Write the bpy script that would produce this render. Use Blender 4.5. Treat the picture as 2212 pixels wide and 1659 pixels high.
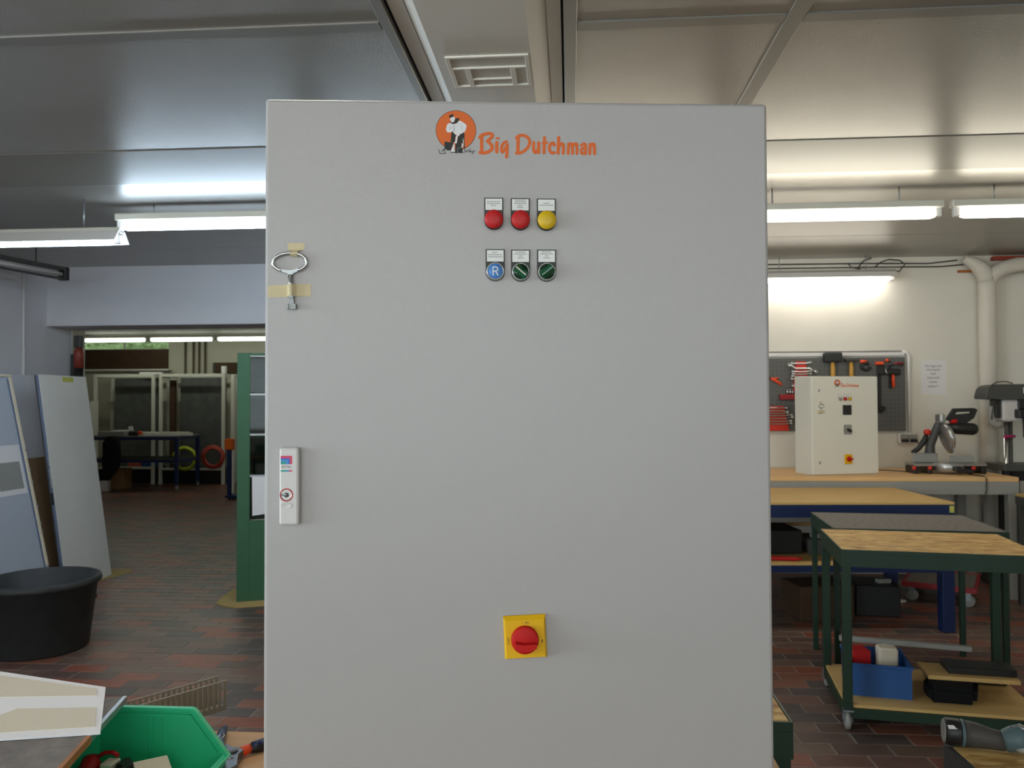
import bpy, bmesh, math, random
from mathutils import Matrix, Vector
random.seed(7)
SC = bpy.context.scene
COL = SC.collection
for _o in list(bpy.data.objects):
    bpy.data.objects.remove(_o)

# ------------------------------------------------------------------ camera
YAW, TILT, ROLL, CZ = 0.073873, 0.022937, -0.0039715, 1.55
_f = Vector((-math.sin(YAW)*math.cos(TILT), math.cos(YAW)*math.cos(TILT), math.sin(TILT)))
_r0 = Vector((math.cos(YAW), math.sin(YAW), 0))
_u0 = _r0.cross(_f)
_r = _r0*math.cos(ROLL) + _u0*math.sin(ROLL)
_u = -_r0*math.sin(ROLL) + _u0*math.cos(ROLL)
camd = bpy.data.cameras.new('camera')
camd.sensor_width = 36
camd.lens = 1700/2212*36
camd.clip_start = 0.05
camd.dof.use_dof = True
camd.dof.focus_distance = 1.3
camd.dof.aperture_fstop = 11
cam = bpy.data.objects.new('camera', camd)
M = Matrix((( _r.x, _u.x, -_f.x, 0), (_r.y, _u.y, -_f.y, 0), (_r.z, _u.z, -_f.z, CZ), (0, 0, 0, 1)))
cam.matrix_world = M
COL.objects.link(cam)
SC.camera = cam

# ------------------------------------------------------------------ world, lights, exposure
TUBE_COOL, TUBE_WARM, TUBE_FAR, TUBE_MID = 16.5, 12.5, 7.8, 13.8     # radiance of the fluorescent tubes
w = bpy.data.worlds.new('world'); SC.world = w
w.use_nodes = True
bg = w.node_tree.nodes['Background']
bg.inputs[0].default_value = (0.85, 0.92, 1.0, 1)
bg.inputs[1].default_value = 1.6
def daylight(name, loc, direction, sx, sy, energy, col):
    l_ = bpy.data.lights.new(name, 'AREA'); l_.shape = 'RECTANGLE'; l_.size = sx; l_.size_y = sy; l_.energy = energy; l_.color = col
    o_ = bpy.data.objects.new(name, l_); o_.location = loc
    o_.rotation_euler = Vector(direction).to_track_quat('-Z', 'Y').to_euler(); COL.objects.link(o_)
# daylight arriving through the windows of the left wall and of the wall behind the camera
daylight('daylight_left', (-5.3, -1.0, 1.65), (1, 0, 0), 3.2, 1.4, 180, (0.86, 0.93, 1.0))
daylight('daylight_front', (-0.4, -4.35, 1.75), (0, 1, 0), 7.4, 1.5, 32, (1.0, 0.93, 0.90))
vs = SC.view_settings
SC.display_settings.display_device = 'sRGB'
vs.view_transform = 'Standard'; vs.look = 'None'; vs.gamma = 1; vs.use_curve_mapping = False
vs.exposure = 0.9

# ------------------------------------------------------------------ materials
def lin(c):
    return tuple(((v/255)/12.92 if v/255 <= 0.04045 else ((v/255+0.055)/1.055)**2.4) for v in c)
MATS = {}
def mat(name, rgb, rough=0.5, metal=0.0, spec=0.5, var=0.0, vscale=8.0, bump=0.0, bscale=60.0, stretch=(1, 1, 1), coat=0.0):
    m = bpy.data.materials.new(name); m.use_nodes = True
    nt = m.node_tree; p = nt.nodes['Principled BSDF']
    c = lin(rgb)
    p.inputs['Base Color'].default_value = (*c, 1)
    p.inputs['Roughness'].default_value = rough
    p.inputs['Metallic'].default_value = metal
    p.inputs['Specular IOR Level'].default_value = spec
    p.inputs['Coat Weight'].default_value = coat
    tc = nt.nodes.new('ShaderNodeTexCoord')
    mp = nt.nodes.new('ShaderNodeMapping'); mp.inputs['Scale'].default_value = stretch
    nt.links.new(tc.outputs['Object'], mp.inputs['Vector'])
    if var > 0:
        n = nt.nodes.new('ShaderNodeTexNoise'); n.inputs['Scale'].default_value = vscale; n.inputs['Detail'].default_value = 5
        nt.links.new(mp.outputs[0], n.inputs['Vector'])
        r = nt.nodes.new('ShaderNodeValToRGB')
        r.color_ramp.elements[0].position = 0.3; r.color_ramp.elements[1].position = 0.7
        r.color_ramp.elements[0].color = (*[v*(1-var) for v in c], 1)
        r.color_ramp.elements[1].color = (*[min(1, v*(1+var)) for v in c], 1)
        nt.links.new(n.outputs['Fac'], r.inputs[0]); nt.links.new(r.outputs[0], p.inputs['Base Color'])
    if bump > 0:
        n2 = nt.nodes.new('ShaderNodeTexNoise'); n2.inputs['Scale'].default_value = bscale; n2.inputs['Detail'].default_value = 3
        nt.links.new(mp.outputs[0], n2.inputs['Vector'])
        b = nt.nodes.new('ShaderNodeBump'); b.inputs['Strength'].default_value = bump; b.inputs['Distance'].default_value = 0.002
        nt.links.new(n2.outputs['Fac'], b.inputs['Height']); nt.links.new(b.outputs[0], p.inputs['Normal'])
    MATS[name] = m
    return m
def emit(name, col, strength):
    m = bpy.data.materials.new(name); m.use_nodes = True
    nt = m.node_tree; nt.nodes.clear()
    e = nt.nodes.new('ShaderNodeEmission'); e.inputs[0].default_value = (*col, 1); e.inputs[1].default_value = strength
    o = nt.nodes.new('ShaderNodeOutputMaterial'); nt.links.new(e.outputs[0], o.inputs[0])
    return m
def thin_glass(name, tint=(0.9, 0.95, 0.95), refl=0.12):
    m = bpy.data.materials.new(name); m.use_nodes = True
    nt = m.node_tree; nt.nodes.clear()
    t = nt.nodes.new('ShaderNodeBsdfTransparent'); t.inputs[0].default_value = (*tint, 1)
    g = nt.nodes.new('ShaderNodeBsdfGlossy'); g.inputs['Roughness'].default_value = 0.04
    x = nt.nodes.new('ShaderNodeMixShader'); x.inputs[0].default_value = refl
    o = nt.nodes.new('ShaderNodeOutputMaterial')
    nt.links.new(t.outputs[0], x.inputs[1]); nt.links.new(g.outputs[0], x.inputs[2]); nt.links.new(x.outputs[0], o.inputs[0])
    return m
def osb(name, base, dark, light):
    m = bpy.data.materials.new(name); m.use_nodes = True
    nt = m.node_tree; p = nt.nodes['Principled BSDF']; p.inputs['Roughness'].default_value = 0.62
    tc = nt.nodes.new('ShaderNodeTexCoord')
    prev = None
    for k, (rot, sc) in enumerate((((0, 0, 0.4), (14, 60, 14)), ((0, 0, -0.9), (17, 50, 17)))):
        mp = nt.nodes.new('ShaderNodeMapping'); mp.inputs['Rotation'].default_value = rot; mp.inputs['Scale'].default_value = sc
        nt.links.new(tc.outputs['Object'], mp.inputs['Vector'])
        v = nt.nodes.new('ShaderNodeTexVoronoi'); v.inputs['Scale'].default_value = 1.0
        nt.links.new(mp.outputs[0], v.inputs['Vector'])
        r = nt.nodes.new('ShaderNodeValToRGB'); e = r.color_ramp.elements
        e[0].color = (*lin(dark), 1); e[0].position = 0.05; e[1].color = (*lin(light), 1); e[1].position = 0.95
        q = e.new(0.45); q.color = (*lin(base), 1)
        sp = nt.nodes.new('ShaderNodeSeparateColor'); nt.links.new(v.outputs['Color'], sp.inputs[0])
        nt.links.new(sp.outputs[0], r.inputs[0])
        if prev is None: prev = r
        else:
            mx = nt.nodes.new('ShaderNodeMix'); mx.data_type = 'RGBA'; mx.inputs[0].default_value = 0.5
            nt.links.new(prev.outputs[0], mx.inputs[6]); nt.links.new(r.outputs[0], mx.inputs[7]); nt.links.new(mx.outputs[2], p.inputs['Base Color'])
    MATS[name] = m
    return m
def perforated(name, rgb):
    m = mat(name, rgb, 0.55, 0, 0.4)
    nt = m.node_tree; p = nt.nodes['Principled BSDF']
    tc = nt.nodes.new('ShaderNodeTexCoord')
    sx = nt.nodes.new('ShaderNodeSeparateXYZ'); nt.links.new(tc.outputs['Object'], sx.inputs[0])
    hs = []
    for ax in (0, 2):
        a = nt.nodes.new('ShaderNodeMath'); a.operation = 'PINGPONG'; a.inputs[1].default_value = 0.019
        nt.links.new(sx.outputs[ax], a.inputs[0])
        b = nt.nodes.new('ShaderNodeMath'); b.operation = 'LESS_THAN'; b.inputs[1].default_value = 0.0045
        nt.links.new(a.outputs[0], b.inputs[0]); hs.append(b)
    c = nt.nodes.new('ShaderNodeMath'); c.operation = 'MULTIPLY'
    nt.links.new(hs[0].outputs[0], c.inputs[0]); nt.links.new(hs[1].outputs[0], c.inputs[1])
    mx = nt.nodes.new('ShaderNodeMix'); mx.data_type = 'RGBA'
    mx.inputs[6].default_value = (*lin(rgb), 1); mx.inputs[7].default_value = (*lin((66, 66, 66)), 1)
    nt.links.new(c.outputs[0], mx.inputs[0]); nt.links.new(mx.outputs[2], p.inputs['Base Color'])
    return m

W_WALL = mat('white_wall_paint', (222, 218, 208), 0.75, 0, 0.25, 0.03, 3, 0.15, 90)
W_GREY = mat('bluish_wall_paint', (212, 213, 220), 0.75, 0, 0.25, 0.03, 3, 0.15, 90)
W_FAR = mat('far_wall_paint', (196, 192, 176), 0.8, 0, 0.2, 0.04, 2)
CEILM = mat('stucco_metal_ceiling', (156, 153, 147), 0.32, 0.4, 0.6, 0.03, 4, 0.5, 150)
STRIPM = mat('ceiling_strip_metal', (140, 138, 133), 0.4, 0.4, 0.5)
BEAMM = mat('smooth_ceiling_metal', (128, 126, 118), 0.42, 0.1, 0.5)
CHANM = mat('channel_paint', (206, 202, 192), 0.5, 0, 0.4)
DARKM = mat('gap_dark', (38, 38, 38), 0.8)
GROUT = mat('grout', (150, 142, 132), 0.9, 0, 0.2, 0.1, 20)
TILE = [mat('clinker_%d' % i, c, 0.4, 0, 0.5, 0.14, 14, 0.25, 50) for i, c in enumerate(
        [(126, 82, 66), (110, 80, 70), (94, 74, 67), (84, 72, 69), (132, 76, 60), (108, 86, 75)])]
RAL = mat('light_grey_powder_coat', (166, 161, 160), 0.3, 0, 0.7, 0, 8, 0.22, 650)
RAL2 = mat('light_grey_enclosure', (220, 218, 208), 0.45, 0, 0.4)
PANELM = mat('grey_door_panel', (232, 231, 226), 0.4, 0, 0.45, 0.02, 5)
PANELB = mat('blue_grey_edge', (120, 134, 160), 0.4, 0.2, 0.5, 0.06, 12)
WHITEP = mat('white_plastic', (226, 224, 222), 0.4)
IVORY = mat('ivory_plastic', (206, 201, 199), 0.38)
BLACKP = mat('black_plastic', (28, 28, 29), 0.45)
DKPLATE = mat('dark_label_holder', (40, 44, 40), 0.5)
RUBBER = mat('black_rubber', (46, 47, 48), 0.55, 0, 0.4, 0.15, 12, 0.2, 30)
REDP = mat('red_plastic', (184, 28, 30), 0.45, 0, 0.35)
REDK = mat('red_knob', (186, 22, 18), 0.55, 0, 0.25)
YELP = mat('yellow_plastic', (206, 168, 10), 0.4)
YELS = mat('yellow_switch_plate', (222, 170, 8), 0.5, 0, 0.35)
BLUEP = mat('blue_plastic', (72, 124, 190), 0.4)
GREENLENS = mat('dark_green_lens', (8, 40, 24), 0.12, 0, 0.6)
GREENHI = mat('green_lens_face', (8, 74, 44), 0.12, 0, 0.6)
SILVER = mat('satin_silver', (168, 168, 166), 0.32, 0.75, 0.5)
CHROME = mat('chrome', (205, 208, 210), 0.16, 1.0, 0.5)
GALV = mat('galvanised_steel', (168, 172, 176), 0.36, 0.8, 0.5, 0.1, 30)
STEEL = mat('dark_steel', (110, 110, 112), 0.4, 0.8)
ORANGE = mat('orange_print', (214, 96, 22), 0.5)
PRINTK = mat('black_print', (34, 36, 34), 0.6)
PRINTW = mat('white_print', (218, 216, 218), 0.6)
PRINTG = mat('grey_print', (150, 150, 148), 0.6)
LABELW = mat('label_white', (226, 224, 222), 0.55)
PINKP = mat('pink_print', (206, 62, 96), 0.5)
BLUPR = mat('blue_print', (64, 92, 190), 0.5)
TEALPR = mat('teal_print', (36, 150, 140), 0.5)
TAPE = mat('masking_tape', (204, 188, 152), 0.65, 0, 0.3, 0.05, 60)
WOOD = mat('bench_board', (208, 166, 122), 0.6, 0, 0.35, 0.12, 3, 0, 60, (1, 8, 8))
BEECH = mat('beech_worktop', (222, 180, 126), 0.5, 0, 0.4, 0.1, 4, 0, 60, (1, 10, 10))
PLY = mat('pale_plywood', (206, 170, 108), 0.55, 0, 0.35, 0.08, 4, 0, 60, (1, 6, 6))
OSBM = osb('osb_board', (202, 158, 88), (150, 106, 54), (228, 194, 128))
GREYMAT = mat('grey_mat_surface', (118, 112, 108), 0.7, 0, 0.3, 0.2, 40, 0.2, 120)
EDGEBR = mat('brown_edge', (150, 96, 48), 0.55, 0, 0.4, 0.25, 18)
GREENF = mat('dark_green_paint', (30, 54, 40), 0.45, 0, 0.4, 0.1, 10)
GREENC = mat('green_cabinet_paint', (52, 96, 68), 0.45, 0, 0.4, 0.05, 6)
GREENB = mat('green_bin_plastic', (48, 190, 136), 0.4, 0, 0.45)
BLUEF = mat('blue_frame_paint', (24, 40, 82), 0.45, 0, 0.4, 0.08, 8)
GREYF = mat('grey_frame_paint', (150, 148, 142), 0.5, 0, 0.4)
WHITEF = mat('white_frame_paint', (214, 212, 200), 0.5, 0, 0.4)
SHEET = mat('brushed_sheet_metal', (112, 114, 112), 0.42, 0.6, 0.5, 0.15, 6)
CRATE = mat('blue_crate_plastic', (36, 82, 142), 0.45)
PAPER = mat('white_paper', (226, 224, 226), 0.8, 0, 0.2)
CREAM = mat('cream_cardboard', (224, 212, 190), 0.75, 0, 0.2, 0.03, 20)
TAN = mat('beige_film', (206, 196, 176), 0.6, 0, 0.35)
CARDB = mat('brown_cardboard', (150, 116, 78), 0.8, 0, 0.2, 0.06, 10)
YCARD = mat('yellowish_cardboard', (176, 150, 96), 0.8, 0, 0.2, 0.06, 10)
DUCTM = mat('grey_duct_plastic', (160, 148, 132), 0.5)
BRNBOARD = mat('dark_brown_board', (74, 54, 38), 0.7, 0, 0.3, 0.12, 6)
PEGM = perforated('perforated_board', (98, 98, 96))
ORTOOL = mat('bright_orange_plastic', (238, 78, 30), 0.45)
REDTOOL = mat('red_tool_rack', (206, 44, 28), 0.45)
HANDLEY = mat('yellow_wood_handle', (216, 164, 70), 0.5)
TEAL = mat('teal_plastic', (86, 106, 112), 0.45, 0, 0.4)
GRIP = mat('grey_rubber_grip', (70, 67, 64), 0.6)
PLIERB = mat('navy_grip', (30, 42, 84), 0.35)
HOSEY = mat('yellow_hose', (196, 206, 52), 0.45)
HOSER = mat('red_hose', (168, 62, 48), 0.45)
PIPEM = mat('white_pipe', (212, 206, 194), 0.5, 0, 0.35)
CABLE = mat('dark_cable', (60, 58, 54), 0.5)
GREENPR = mat('yellow_sticker', (196, 196, 96), 0.6)
LEAF = mat('hedge_leaf', (140, 160, 104), 0.6, 0, 0.3, 0.4, 25)
MAGENTA = mat('magenta_tape', (168, 32, 92), 0.5)
DGREY = mat('dark_grey_metal', (74, 74, 72), 0.5, 0.2)
REDFRAME = mat('red_frame_paint', (150, 34, 38), 0.5)
CLOTH = mat('black_cloth', (22, 22, 24), 0.9, 0, 0.2)
E_COOL = emit('tube_cool', (0.66, 0.83, 1.0), TUBE_COOL)
E_WARM = emit('tube_warm', (1.0, 0.93, 0.76), TUBE_WARM)
E_FAR = emit('tube_far', (0.93, 1.0, 0.84), TUBE_FAR)
E_MID = emit('tube_mid', (1.0, 0.94, 0.85), TUBE_MID)
GLASS = thin_glass('window_glass')
CABGLASS = thin_glass('cabinet_glass', (0.36, 0.46, 0.42), 0.035)

# ------------------------------------------------------------------ geometry helpers (all add to a bmesh)
def B(): return bmesh.new()
def _tag(bm, faces, mi):
    for f in faces: f.material_index = mi
def box(bm, x0, x1, y0, y1, z0, z1, bev=0.0, mi=0, T=None, seg=1):
    r = bmesh.ops.create_cube(bm, size=1)
    vs_ = r['verts']
    for v in vs_:
        v.co = Vector(((x0+x1)/2+v.co.x*(x1-x0), (y0+y1)/2+v.co.y*(y1-y0), (z0+z1)/2+v.co.z*(z1-z0)))
    fs = list({f for v in vs_ for f in v.link_faces})
    _tag(bm, fs, mi)
    if bev > 0:
        es = list({e for v in vs_ for e in v.link_edges})
        rr = bmesh.ops.bevel(bm, geom=es, offset=bev, segments=seg, affect='EDGES', profile=0.5)
        vs_ = list({v for f in rr['faces'] for v in f.verts} | {v for v in vs_ if v.is_valid})
        _tag(bm, {f for v in vs_ for f in v.link_faces}, mi)
    if T is not None:
        for v in vs_: v.co = T @ v.co
    return vs_
def prism(bm, pts, d0, d1, T=None, mi=0):
    """polygon in (a, b), extruded d0..d1; T maps (a, b, d) -> space"""
    T = T or Matrix.Identity(4)
    lo = [bm.verts.new(T @ Vector((a, b, d0))) for a, b in pts]
    hi = [bm.verts.new(T @ Vector((a, b, d1))) for a, b in pts]
    n = len(pts); fs = []
    fs.append(bm.faces.new(hi)); fs.append(bm.faces.new(lo[::-1]))
    for i in range(n):
        fs.append(bm.faces.new((lo[i], lo[(i+1) % n], hi[(i+1) % n], hi[i])))
    _tag(bm, fs, mi)
    return lo+hi
def frame_between(d):
    d = d.normalized()
    a = Vector((0, 0, 1)) if abs(d.z) < 0.9 else Vector((1, 0, 0))
    x = d.cross(a).normalized(); return x, d.cross(x).normalized()
def tube(bm, pts, r, n=8, mi=0, closed=False, caps=True):
    pts = [Vector(p) for p in pts]
    rs = r if isinstance(r, (list, tuple)) else [r]*len(pts)
    rings = []; m = len(pts); px = None
    for i, p in enumerate(pts):
        if closed: d = pts[(i+1) % m]-pts[i-1]
        else: d = pts[min(i+1, m-1)]-pts[max(i-1, 0)]
        d = d.normalized()
        if px is None: x, y = frame_between(d)
        else:
            x = (px-d*px.dot(d)).normalized(); y = d.cross(x)
        px = x
        rings.append([bm.verts.new(p+x*rs[i]*math.cos(2*math.pi*k/n)+y*rs[i]*math.sin(2*math.pi*k/n)) for k in range(n)])
    fs = []
    for i in range(m if closed else m-1):
        a, b = rings[i], rings[(i+1) % m]
        for k in range(n):
            fs.append(bm.faces.new((a[k], a[(k+1) % n], b[(k+1) % n], b[k])))
    if caps and not closed:
        fs.append(bm.faces.new(rings[0][::-1])); fs.append(bm.faces.new(rings[-1]))
    for f in fs: f.smooth = len(f.verts) == 4
    _tag(bm, fs, mi)
def cyl(bm, p0, p1, r, r1=None, n=16, mi=0): tube(bm, [p0, p1], [r, r if r1 is None else r1], n, mi)
def lathe(bm, prof, n=24, T=None, mi=0, smooth=True):
    """prof: (radius, height) points; axis = local z"""
    T = T or Matrix.Identity(4)
    rings = []
    for r, h in prof:
        if r < 1e-6: rings.append([bm.verts.new(T @ Vector((0, 0, h)))])
        else: rings.append([bm.verts.new(T @ Vector((r*math.cos(2*math.pi*k/n), r*math.sin(2*math.pi*k/n), h))) for k in range(n)])
    fs = []
    for a, b in zip(rings, rings[1:]):
        for k in range(n):
            q = [a[k % len(a)], a[(k+1) % len(a)], b[(k+1) % len(b)], b[k % len(b)]]
            u = []
            for v in q:
                if v not in u: u.append(v)
            if len(u) > 2: fs.append(bm.faces.new(u))
    for f in fs: f.smooth = smooth
    _tag(bm, fs, mi)
def obj(name, bm, mats, parent=None):
    bmesh.ops.recalc_face_normals(bm, faces=bm.faces)
    me = bpy.data.meshes.new(name); bm.to_mesh(me); bm.free()
    for m_ in (mats if isinstance(mats, (list, tuple)) else [mats]): me.materials.append(m_)
    o = bpy.data.objects.new(name, me); COL.objects.link(o)
    if parent is not None: adopt(o, parent)
    return o
WORLDLY = set()
def adopt(o, parent):
    o.parent = parent
    if parent.name in WORLDLY:
        o.matrix_parent_inverse = Matrix.Translation(-Vector(parent.location))
def tag(o, label, cat, group=None, kind=None):
    o['label'] = label; o['category'] = cat
    if group: o['group'] = group
    if kind: o['kind'] = kind
    return o
def thing(name, label, cat, loc=(0, 0, 0), rz=0.0, group=None, world=True):
    """Empty at the thing's base; world=True: its parts are written in room coordinates"""
    o = bpy.data.objects.new(name, None); COL.objects.link(o)
    o.empty_display_size = 0.05
    o.location = loc; o.rotation_euler = (0, 0, rz)
    if world and rz == 0: WORLDLY.add(o.name)
    return tag(o, label, cat, group)
def lone(name, bm, mats, label, cat, group=None): return tag(obj(name, bm, mats), label, cat, group)
def struct(name, bm, mats):
    o = obj(name, bm, mats); o['kind'] = 'structure'; return o
def copy_tree(o, parent=None):
    c = o.copy(); COL.objects.link(c)
    if parent is not None:
        c.parent = parent; c.matrix_parent_inverse = o.matrix_parent_inverse.copy()
    for ch in list(o.children): copy_tree(ch, c)
    return c
def RZ(a, loc=(0, 0, 0)): return Matrix.Translation(loc) @ Matrix.Rotation(a, 4, 'Z')
def text_bm(s, size, T, depth=0.0004, align='CENTER'):
    cu = bpy.data.curves.new('t', 'FONT'); cu.body = s; cu.size = size; cu.extrude = depth/2
    cu.align_x = align; cu.align_y = 'CENTER'
    to = bpy.data.objects.new('t', cu); COL.objects.link(to)
    dg = bpy.context.evaluated_depsgraph_get(); dg.update()
    me = bpy.data.meshes.new_from_object(to.evaluated_get(dg))
    bm = bmesh.new(); bm.from_mesh(me); bpy.data.meshes.remove(me)
    bpy.data.objects.remove(to); bpy.data.curves.remove(cu)
    for v in bm.verts: v.co = T @ v.co
    return bm
def merge(dst, src, mi=0):
    mp = {}
    for v in src.verts: mp[v] = dst.verts.new(v.co)
    for f in src.faces:
        try:
            g = dst.faces.new([mp[v] for v in f.verts]); g.material_index = mi
        except ValueError: pass
    src.free()
# ------------------------------------------------------------------ the room
HC = 2.84
XL, XR, YB, YW = -4.93, 4.4, -4.0, 7.3
FXL, FXR, FYB = -10.6, -1.0, 15.5
# floor: grout slab with clinker tiles laid in running bond
bm = B(); box(bm, FXL-.2, XR+.2, YB-.2, FYB+.3, -0.12, -0.0025)
floor = struct('floor', bm, GROUT)
PX, PY = 0.25, 0.1165
tmesh = []
for k in range(6):
    t = B(); box(t, -PX/2+0.0035, PX/2-0.0035, -PY/2+0.0035, PY/2-0.0035, -0.015, 0.0)
    es = [e for e in t.edges if all(v.co.z > -0.001 for v in e.verts)]
    bmesh.ops.bevel(t, geom=es, offset=0.0018, segments=1, affect='EDGES')
    me = bpy.data.meshes.new('brick_tile'); t.to_mesh(me); t.free(); me.materials.append(TILE[k]); tmesh.append(me)
cells = []
row = 0
y = 0.96
while y < FYB:
    off = 0.16 if row % 2 else 0.035
    x0, x1 = (XL, XR) if y < 7.64 else (FXL, FXR)
    i = math.floor(x0/PX)-1
    while True:
        x = i*PX+off+PX/2
        if x-PX/2 > x1: break
        if x > x0-PX/2+0.01 and x < x1: cells.append((x, y))
        i += 1
    row += 1; y += PY
def pix(x, y, z=0.0):
    d = Vector((x, y, z-CZ)); q = d.dot(_f)
    return 1106+1700*d.dot(_r)/q, 829.5-1700*d.dot(_u)/q
def in_view(c):
    px, py = pix(*c)
    if not (-30 < px < 2240 and py < 1680) : return False
    if 560 < px < 1690: return False
    if px < 240 and py < 1290 or (px < 200 and py < 1390): return False
    if px < 300 and py > 1490: return False
    if px > 1690 and 1040 < py < 1330: return False
    return True
near = sorted([c for c in cells if in_view(c)], key=lambda c: c[1])[:296]
nearset = set(near)
for x, y in near:
    o = bpy.data.objects.new('clinker_tile', random.choice(tmesh)); COL.objects.link(o)
    o.parent = floor; o.location = (x+random.uniform(-.001, .001), y, random.uniform(-.0012, .0008))
vs_, fs_, mi_ = [], [], []
for x, y in cells:
    if (x, y) in nearset: continue
    a, b, z = PX/2-0.0035, PY/2-0.0035, random.uniform(-.0012, .0008)
    n = len(vs_)
    vs_ += [(x-a, y-b, -.01), (x+a, y-b, -.01), (x+a, y+b, -.01), (x-a, y+b, -.01), (x-a, y-b, z), (x+a, y-b, z), (x+a, y+b, z), (x-a, y+b, z)]
    fs_ += [(n+4, n+5, n+6, n+7), (n, n+1, n+5, n+4), (n+1, n+2, n+6, n+5), (n+2, n+3, n+7, n+6), (n+3, n, n+4, n+7)]
    mi_ += [random.randrange(6)]*5
me = bpy.data.meshes.new('clinker_paving'); me.from_pydata(vs_, [], fs_); me.polygons.foreach_set('material_index', mi_)
for m_ in TILE: me.materials.append(m_)
o = bpy.data.objects.new('clinker_paving', me); COL.objects.link(o); o.parent = floor; o['kind'] = 'stuff'

# walls
bm = B(); box(bm, -1.75, XR, YW, YW+.22, 0, HC); struct('wall_back', bm, W_WALL)
bm = B(); box(bm, XR, XR+.2, YB, YW+.22, 0, HC); struct('wall_right', bm, W_WALL)
FW0, FW1, FZ0, FZ1 = -4.1, 3.3, 0.95, 2.55
bm = B()
box(bm, XL-.2, FW0, YB-.2, YB, 0, HC); box(bm, FW1, XR+.2, YB-.2, YB, 0, HC); box(bm, FW0, FW1, YB-.2, YB, 0, FZ0); box(bm, FW0, FW1, YB-.2, YB, FZ1, HC)
struct('wall_front', bm, W_WALL)
bm = B()
for k in range(5):
    x = FW0+(FW1-FW0-.06)*k/4
    box(bm, x, x+.06, YB-.12, YB-.06, FZ0, FZ1)
    if k < 4:
        x2 = FW0+(FW1-FW0-.06)*(k+1)/4
        box(bm, x+.06, x2, YB-.12, YB-.06, FZ0, FZ0+.06); box(bm, x+.06, x2, YB-.12, YB-.06, FZ1-.06, FZ1)
win3 = struct('window_3', bm, WHITEF)
for k in range(4):
    x, x2 = FW0+(FW1-FW0-.06)*k/4+.06, FW0+(FW1-FW0-.06)*(k+1)/4
    bm = B(); box(bm, x, x2, YB-.095, YB-.085, FZ0+.06, FZ1-.06); obj('pane', bm, GLASS, win3)
WY0, WY1, WZ0, WZ1 = -2.6, 0.6, 0.95, 2.35
bm = B()
box(bm, XL-.2, XL, YB, WY0, 0, HC); box(bm, XL-.2, XL, WY1, 7.45, 0, HC)
box(bm, XL-.2, XL, WY0, WY1, 0, WZ0); box(bm, XL-.2, XL, WY0, WY1, WZ1, HC)
struct('wall_left', bm, W_GREY)
bm = B()
for y0, y1 in ((WY0, -1.04), (-.96, WY1)):
    box(bm, XL-.12, XL-.06, y0, y0+.06, WZ0, WZ1); box(bm, XL-.12, XL-.06, y1-.06, y1, WZ0, WZ1)
    box(bm, XL-.12, XL-.06, y0+.06, y1-.06, WZ0, WZ0+.06); box(bm, XL-.12, XL-.06, y0+.06, y1-.06, WZ1-.06, WZ1)
box(bm, XL-.13, XL-.05, -1.04, -.96, WZ0, WZ1)
win = struct('window_1', bm, WHITEF)
for y0, y1 in ((WY0+.06, -1.1), (-.9, WY1-.06)):
    bm = B(); box(bm, XL-.095, XL-.085, y0, y1, WZ0+.06, WZ1-.06); obj('pane', bm, GLASS, win)
# beam over the wide opening to the second room, with the end post of the wall
bm = B(); box(bm, XL, -1.75, 7.08, 7.5, 2.285, HC); struct('trim_1', bm, W_GREY)
bm = B(); box(bm, XL-.2, XL+.005, 7.45, 7.66, 0, 2.31); struct('trim_2', bm, W_WALL)
# second room
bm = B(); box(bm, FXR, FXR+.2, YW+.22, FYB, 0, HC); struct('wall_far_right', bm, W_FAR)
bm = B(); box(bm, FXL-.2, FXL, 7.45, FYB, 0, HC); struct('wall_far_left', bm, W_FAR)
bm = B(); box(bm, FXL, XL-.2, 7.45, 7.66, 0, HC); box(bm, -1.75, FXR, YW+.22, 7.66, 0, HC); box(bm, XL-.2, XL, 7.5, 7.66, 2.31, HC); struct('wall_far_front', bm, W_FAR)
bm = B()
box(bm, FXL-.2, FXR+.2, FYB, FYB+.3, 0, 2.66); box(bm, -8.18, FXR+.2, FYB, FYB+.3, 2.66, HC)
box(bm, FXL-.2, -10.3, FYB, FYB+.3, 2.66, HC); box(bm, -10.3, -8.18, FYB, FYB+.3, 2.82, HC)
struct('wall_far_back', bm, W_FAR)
bm = B()
box(bm, -10.3, -8.18, FYB+.05, FYB+.09, 2.66, 2.672); box(bm, -10.3, -8.18, FYB+.05, FYB+.09, 2.808, 2.82)
for x in (-10.3, -9.17, -8.2): box(bm, x, x+.03, FYB+.05, FYB+.09, 2.672, 2.808)
win2 = struct('window_2', bm, WHITEF)
for x0, x1 in ((-10.27, -9.17), (-9.14, -8.2)):
    bm = B(); box(bm, x0, x1, FYB+.065, FYB+.07, 2.672, 2.808); obj('pane', bm, GLASS, win2)
bm = B(); box(bm, -10.3, -8.18, FYB-.05, FYB, 2.26, 2.655, .004); struct('trim_3', bm, BRNBOARD)
bm = B(); box(bm, -10.3, -8.1, FYB-.16, FYB, 2.215, 2.25, .004); struct('trim_4', bm, W_WALL)

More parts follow.
